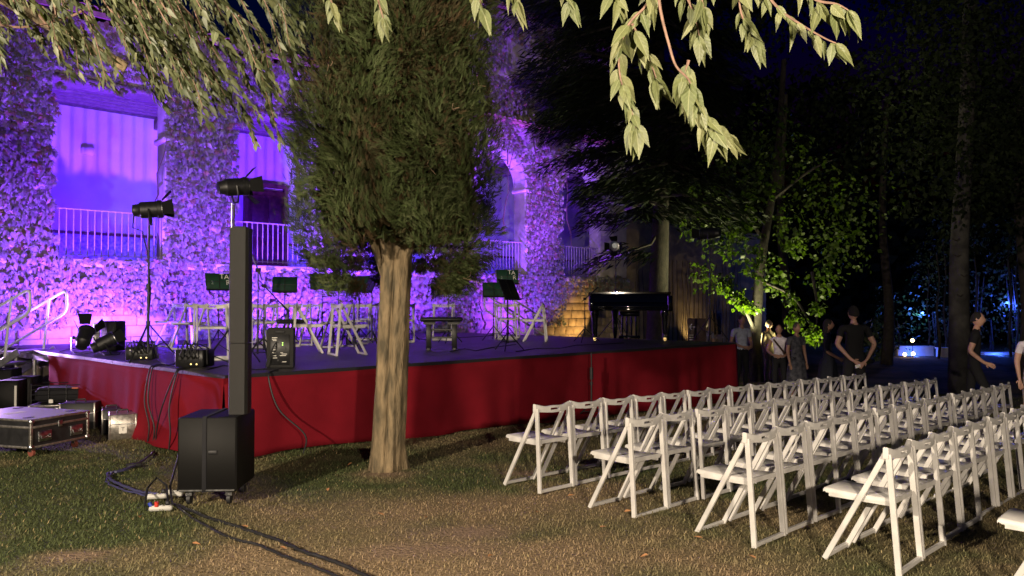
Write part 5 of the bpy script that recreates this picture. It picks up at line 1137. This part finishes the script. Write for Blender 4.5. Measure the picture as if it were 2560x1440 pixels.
hang = lambda sd, fw=0: ((sd*.235, .02-fw*.02, 1.14), (sd*.235, -.05-fw, .90), (sd*.23, -.07-fw*1.2, .82))
A_hang = {'l': hang(-1), 'r': hang(1)}
# arms local frame: person faces -Y at rz = 0
pants = cloth('black_trousers', (.008, .008, .011)); blackshirt = cloth('black_shirt', (.007, .007, .009)); white1 = cloth('pale_blue_shirt', (.42, .45, .56)); white2 = cloth('white_top', (.72, .66, .74)); tan = cloth('tan_suit', (.38, .30, .18)); grey = cloth('lilac_grey_shirt', (.22, .20, .28)); navy = cloth('navy_dress', (.012, .014, .026))
A_front = {'l': ((-.27, .03, 1.15), (-.13, -.20, 1.06), (-.05, -.24, 1.05)), 'r': ((.27, .03, 1.15), (.13, -.20, 1.04), (.05, -.24, 1.03))}
person('man in pale shirt and dark trousers standing at the end of the stage', GX(1853, 16.9), R(18), 1.70, A_front, white1, pants, (.03, .02, .015), 'short', skint, bulk=1.12)
person('person in lilac grey shirt standing behind the stage beside the arrow sign', GX(1762, 19.0), R(-20), 1.58, A_hang, grey, pants, (.10, .09, .09), 'short', skint, bulk=1.1)
person('person in tan clothes standing by the tree trunk', GX(1921, 19.6), R(30), 1.62, {'l': hang(-1), 'r': ((.25, 0, 1.14), (.12, -.18, 1.2), (.06, -.22, 1.24))}, tan, cloth('tan_trousers', (.36, .28, .17)), (.12, .09, .06), 'half', skint)
w1 = person('woman in white sleeveless top with shoulder strap and arms folded', GX(1947, 15.6), R(-25), 1.50, A_front, white2, pants, (.05, .02, .015), 'none', skint)
MB().tube([(-.1, -.10, 1.22), (0, -.125, 1.1), (.09, -.12, .98), (.13, -.09, .86)], .018, 6).build('shoulder_strap', cloth('brown_strap', (.06, .03, .02)), w1)
person('woman in dark patterned dress beside the woman in white', GX(1990, 15.3), R(20), 1.54, A_hang, mat('dark_print', (.02, .022, .035), .9, 0, 14, .5, col2=(.10, .10, .12)), pants, (.06, .05, .05), 'short', skint, dress=MATS['dark_print'], bottom_len='short', bulk=1.1)
person('person in long dark dress just left of the man in black', GX(2068, 14.2), R(70), 1.62, {'l': ((-.22, .04, 1.14), (-.16, -.18, 1.0), (-.1, -.25, .98)), 'r': hang(1)}, navy, navy, (.025, .02, .02), 'half', skint, hair='long', dress=navy)
A_back = {'l': ((-.30, .06, 1.16), (-.13, .17, .93), (-.05, .20, .87)), 'r': ((.30, .06, 1.16), (.13, .17, .93), (.05, .20, .88))}
mb7 = GX(2134, 12.75); pr7 = person('man in black seen from behind, hands clasped behind his back', mb7, R(180), 1.83, A_back, blackshirt, pants, (.012, .010, .009), 'short', skinm, bulk=1.15)
cdm = MB().box((0, 0, 0), (.085, .006, .055)).build('paper_card', paper); cdm.location = mb7+Vector((-.05, -.245, .865)); cdm.rotation_euler = (R(10), R(-14), 0); tag(cdm, 'small white card held behind the back of the man in black', 'card')
person('man in black striding to the right beside the pale tree trunk', GX(2432, 12.4), R(62), 1.76, {'l': ((-.25, .08, 1.15), (-.24, -.12, .98), (-.23, -.20, .95)), 'r': ((.26, .05, 1.14), (.25, .02, .90), (.25, .0, .82))}, blackshirt, pants, (.015, .012, .01), 'short', skinm, lean=(0, -.08), legs={'l': ((-.10, -.18, .52), (-.10, -.12, .09)), 'r': ((.10, .05, .48), (.11, .28, .14))}, head_yaw=R(-20))
person('person in white shirt and shorts cut off at the right edge', GX(2583, 10.9), R(-10), 1.62, A_hang, white2, cloth('shorts', (.3, .25, .2)), (.05, .03, .02), 'short', skinm, bottom_len='short')
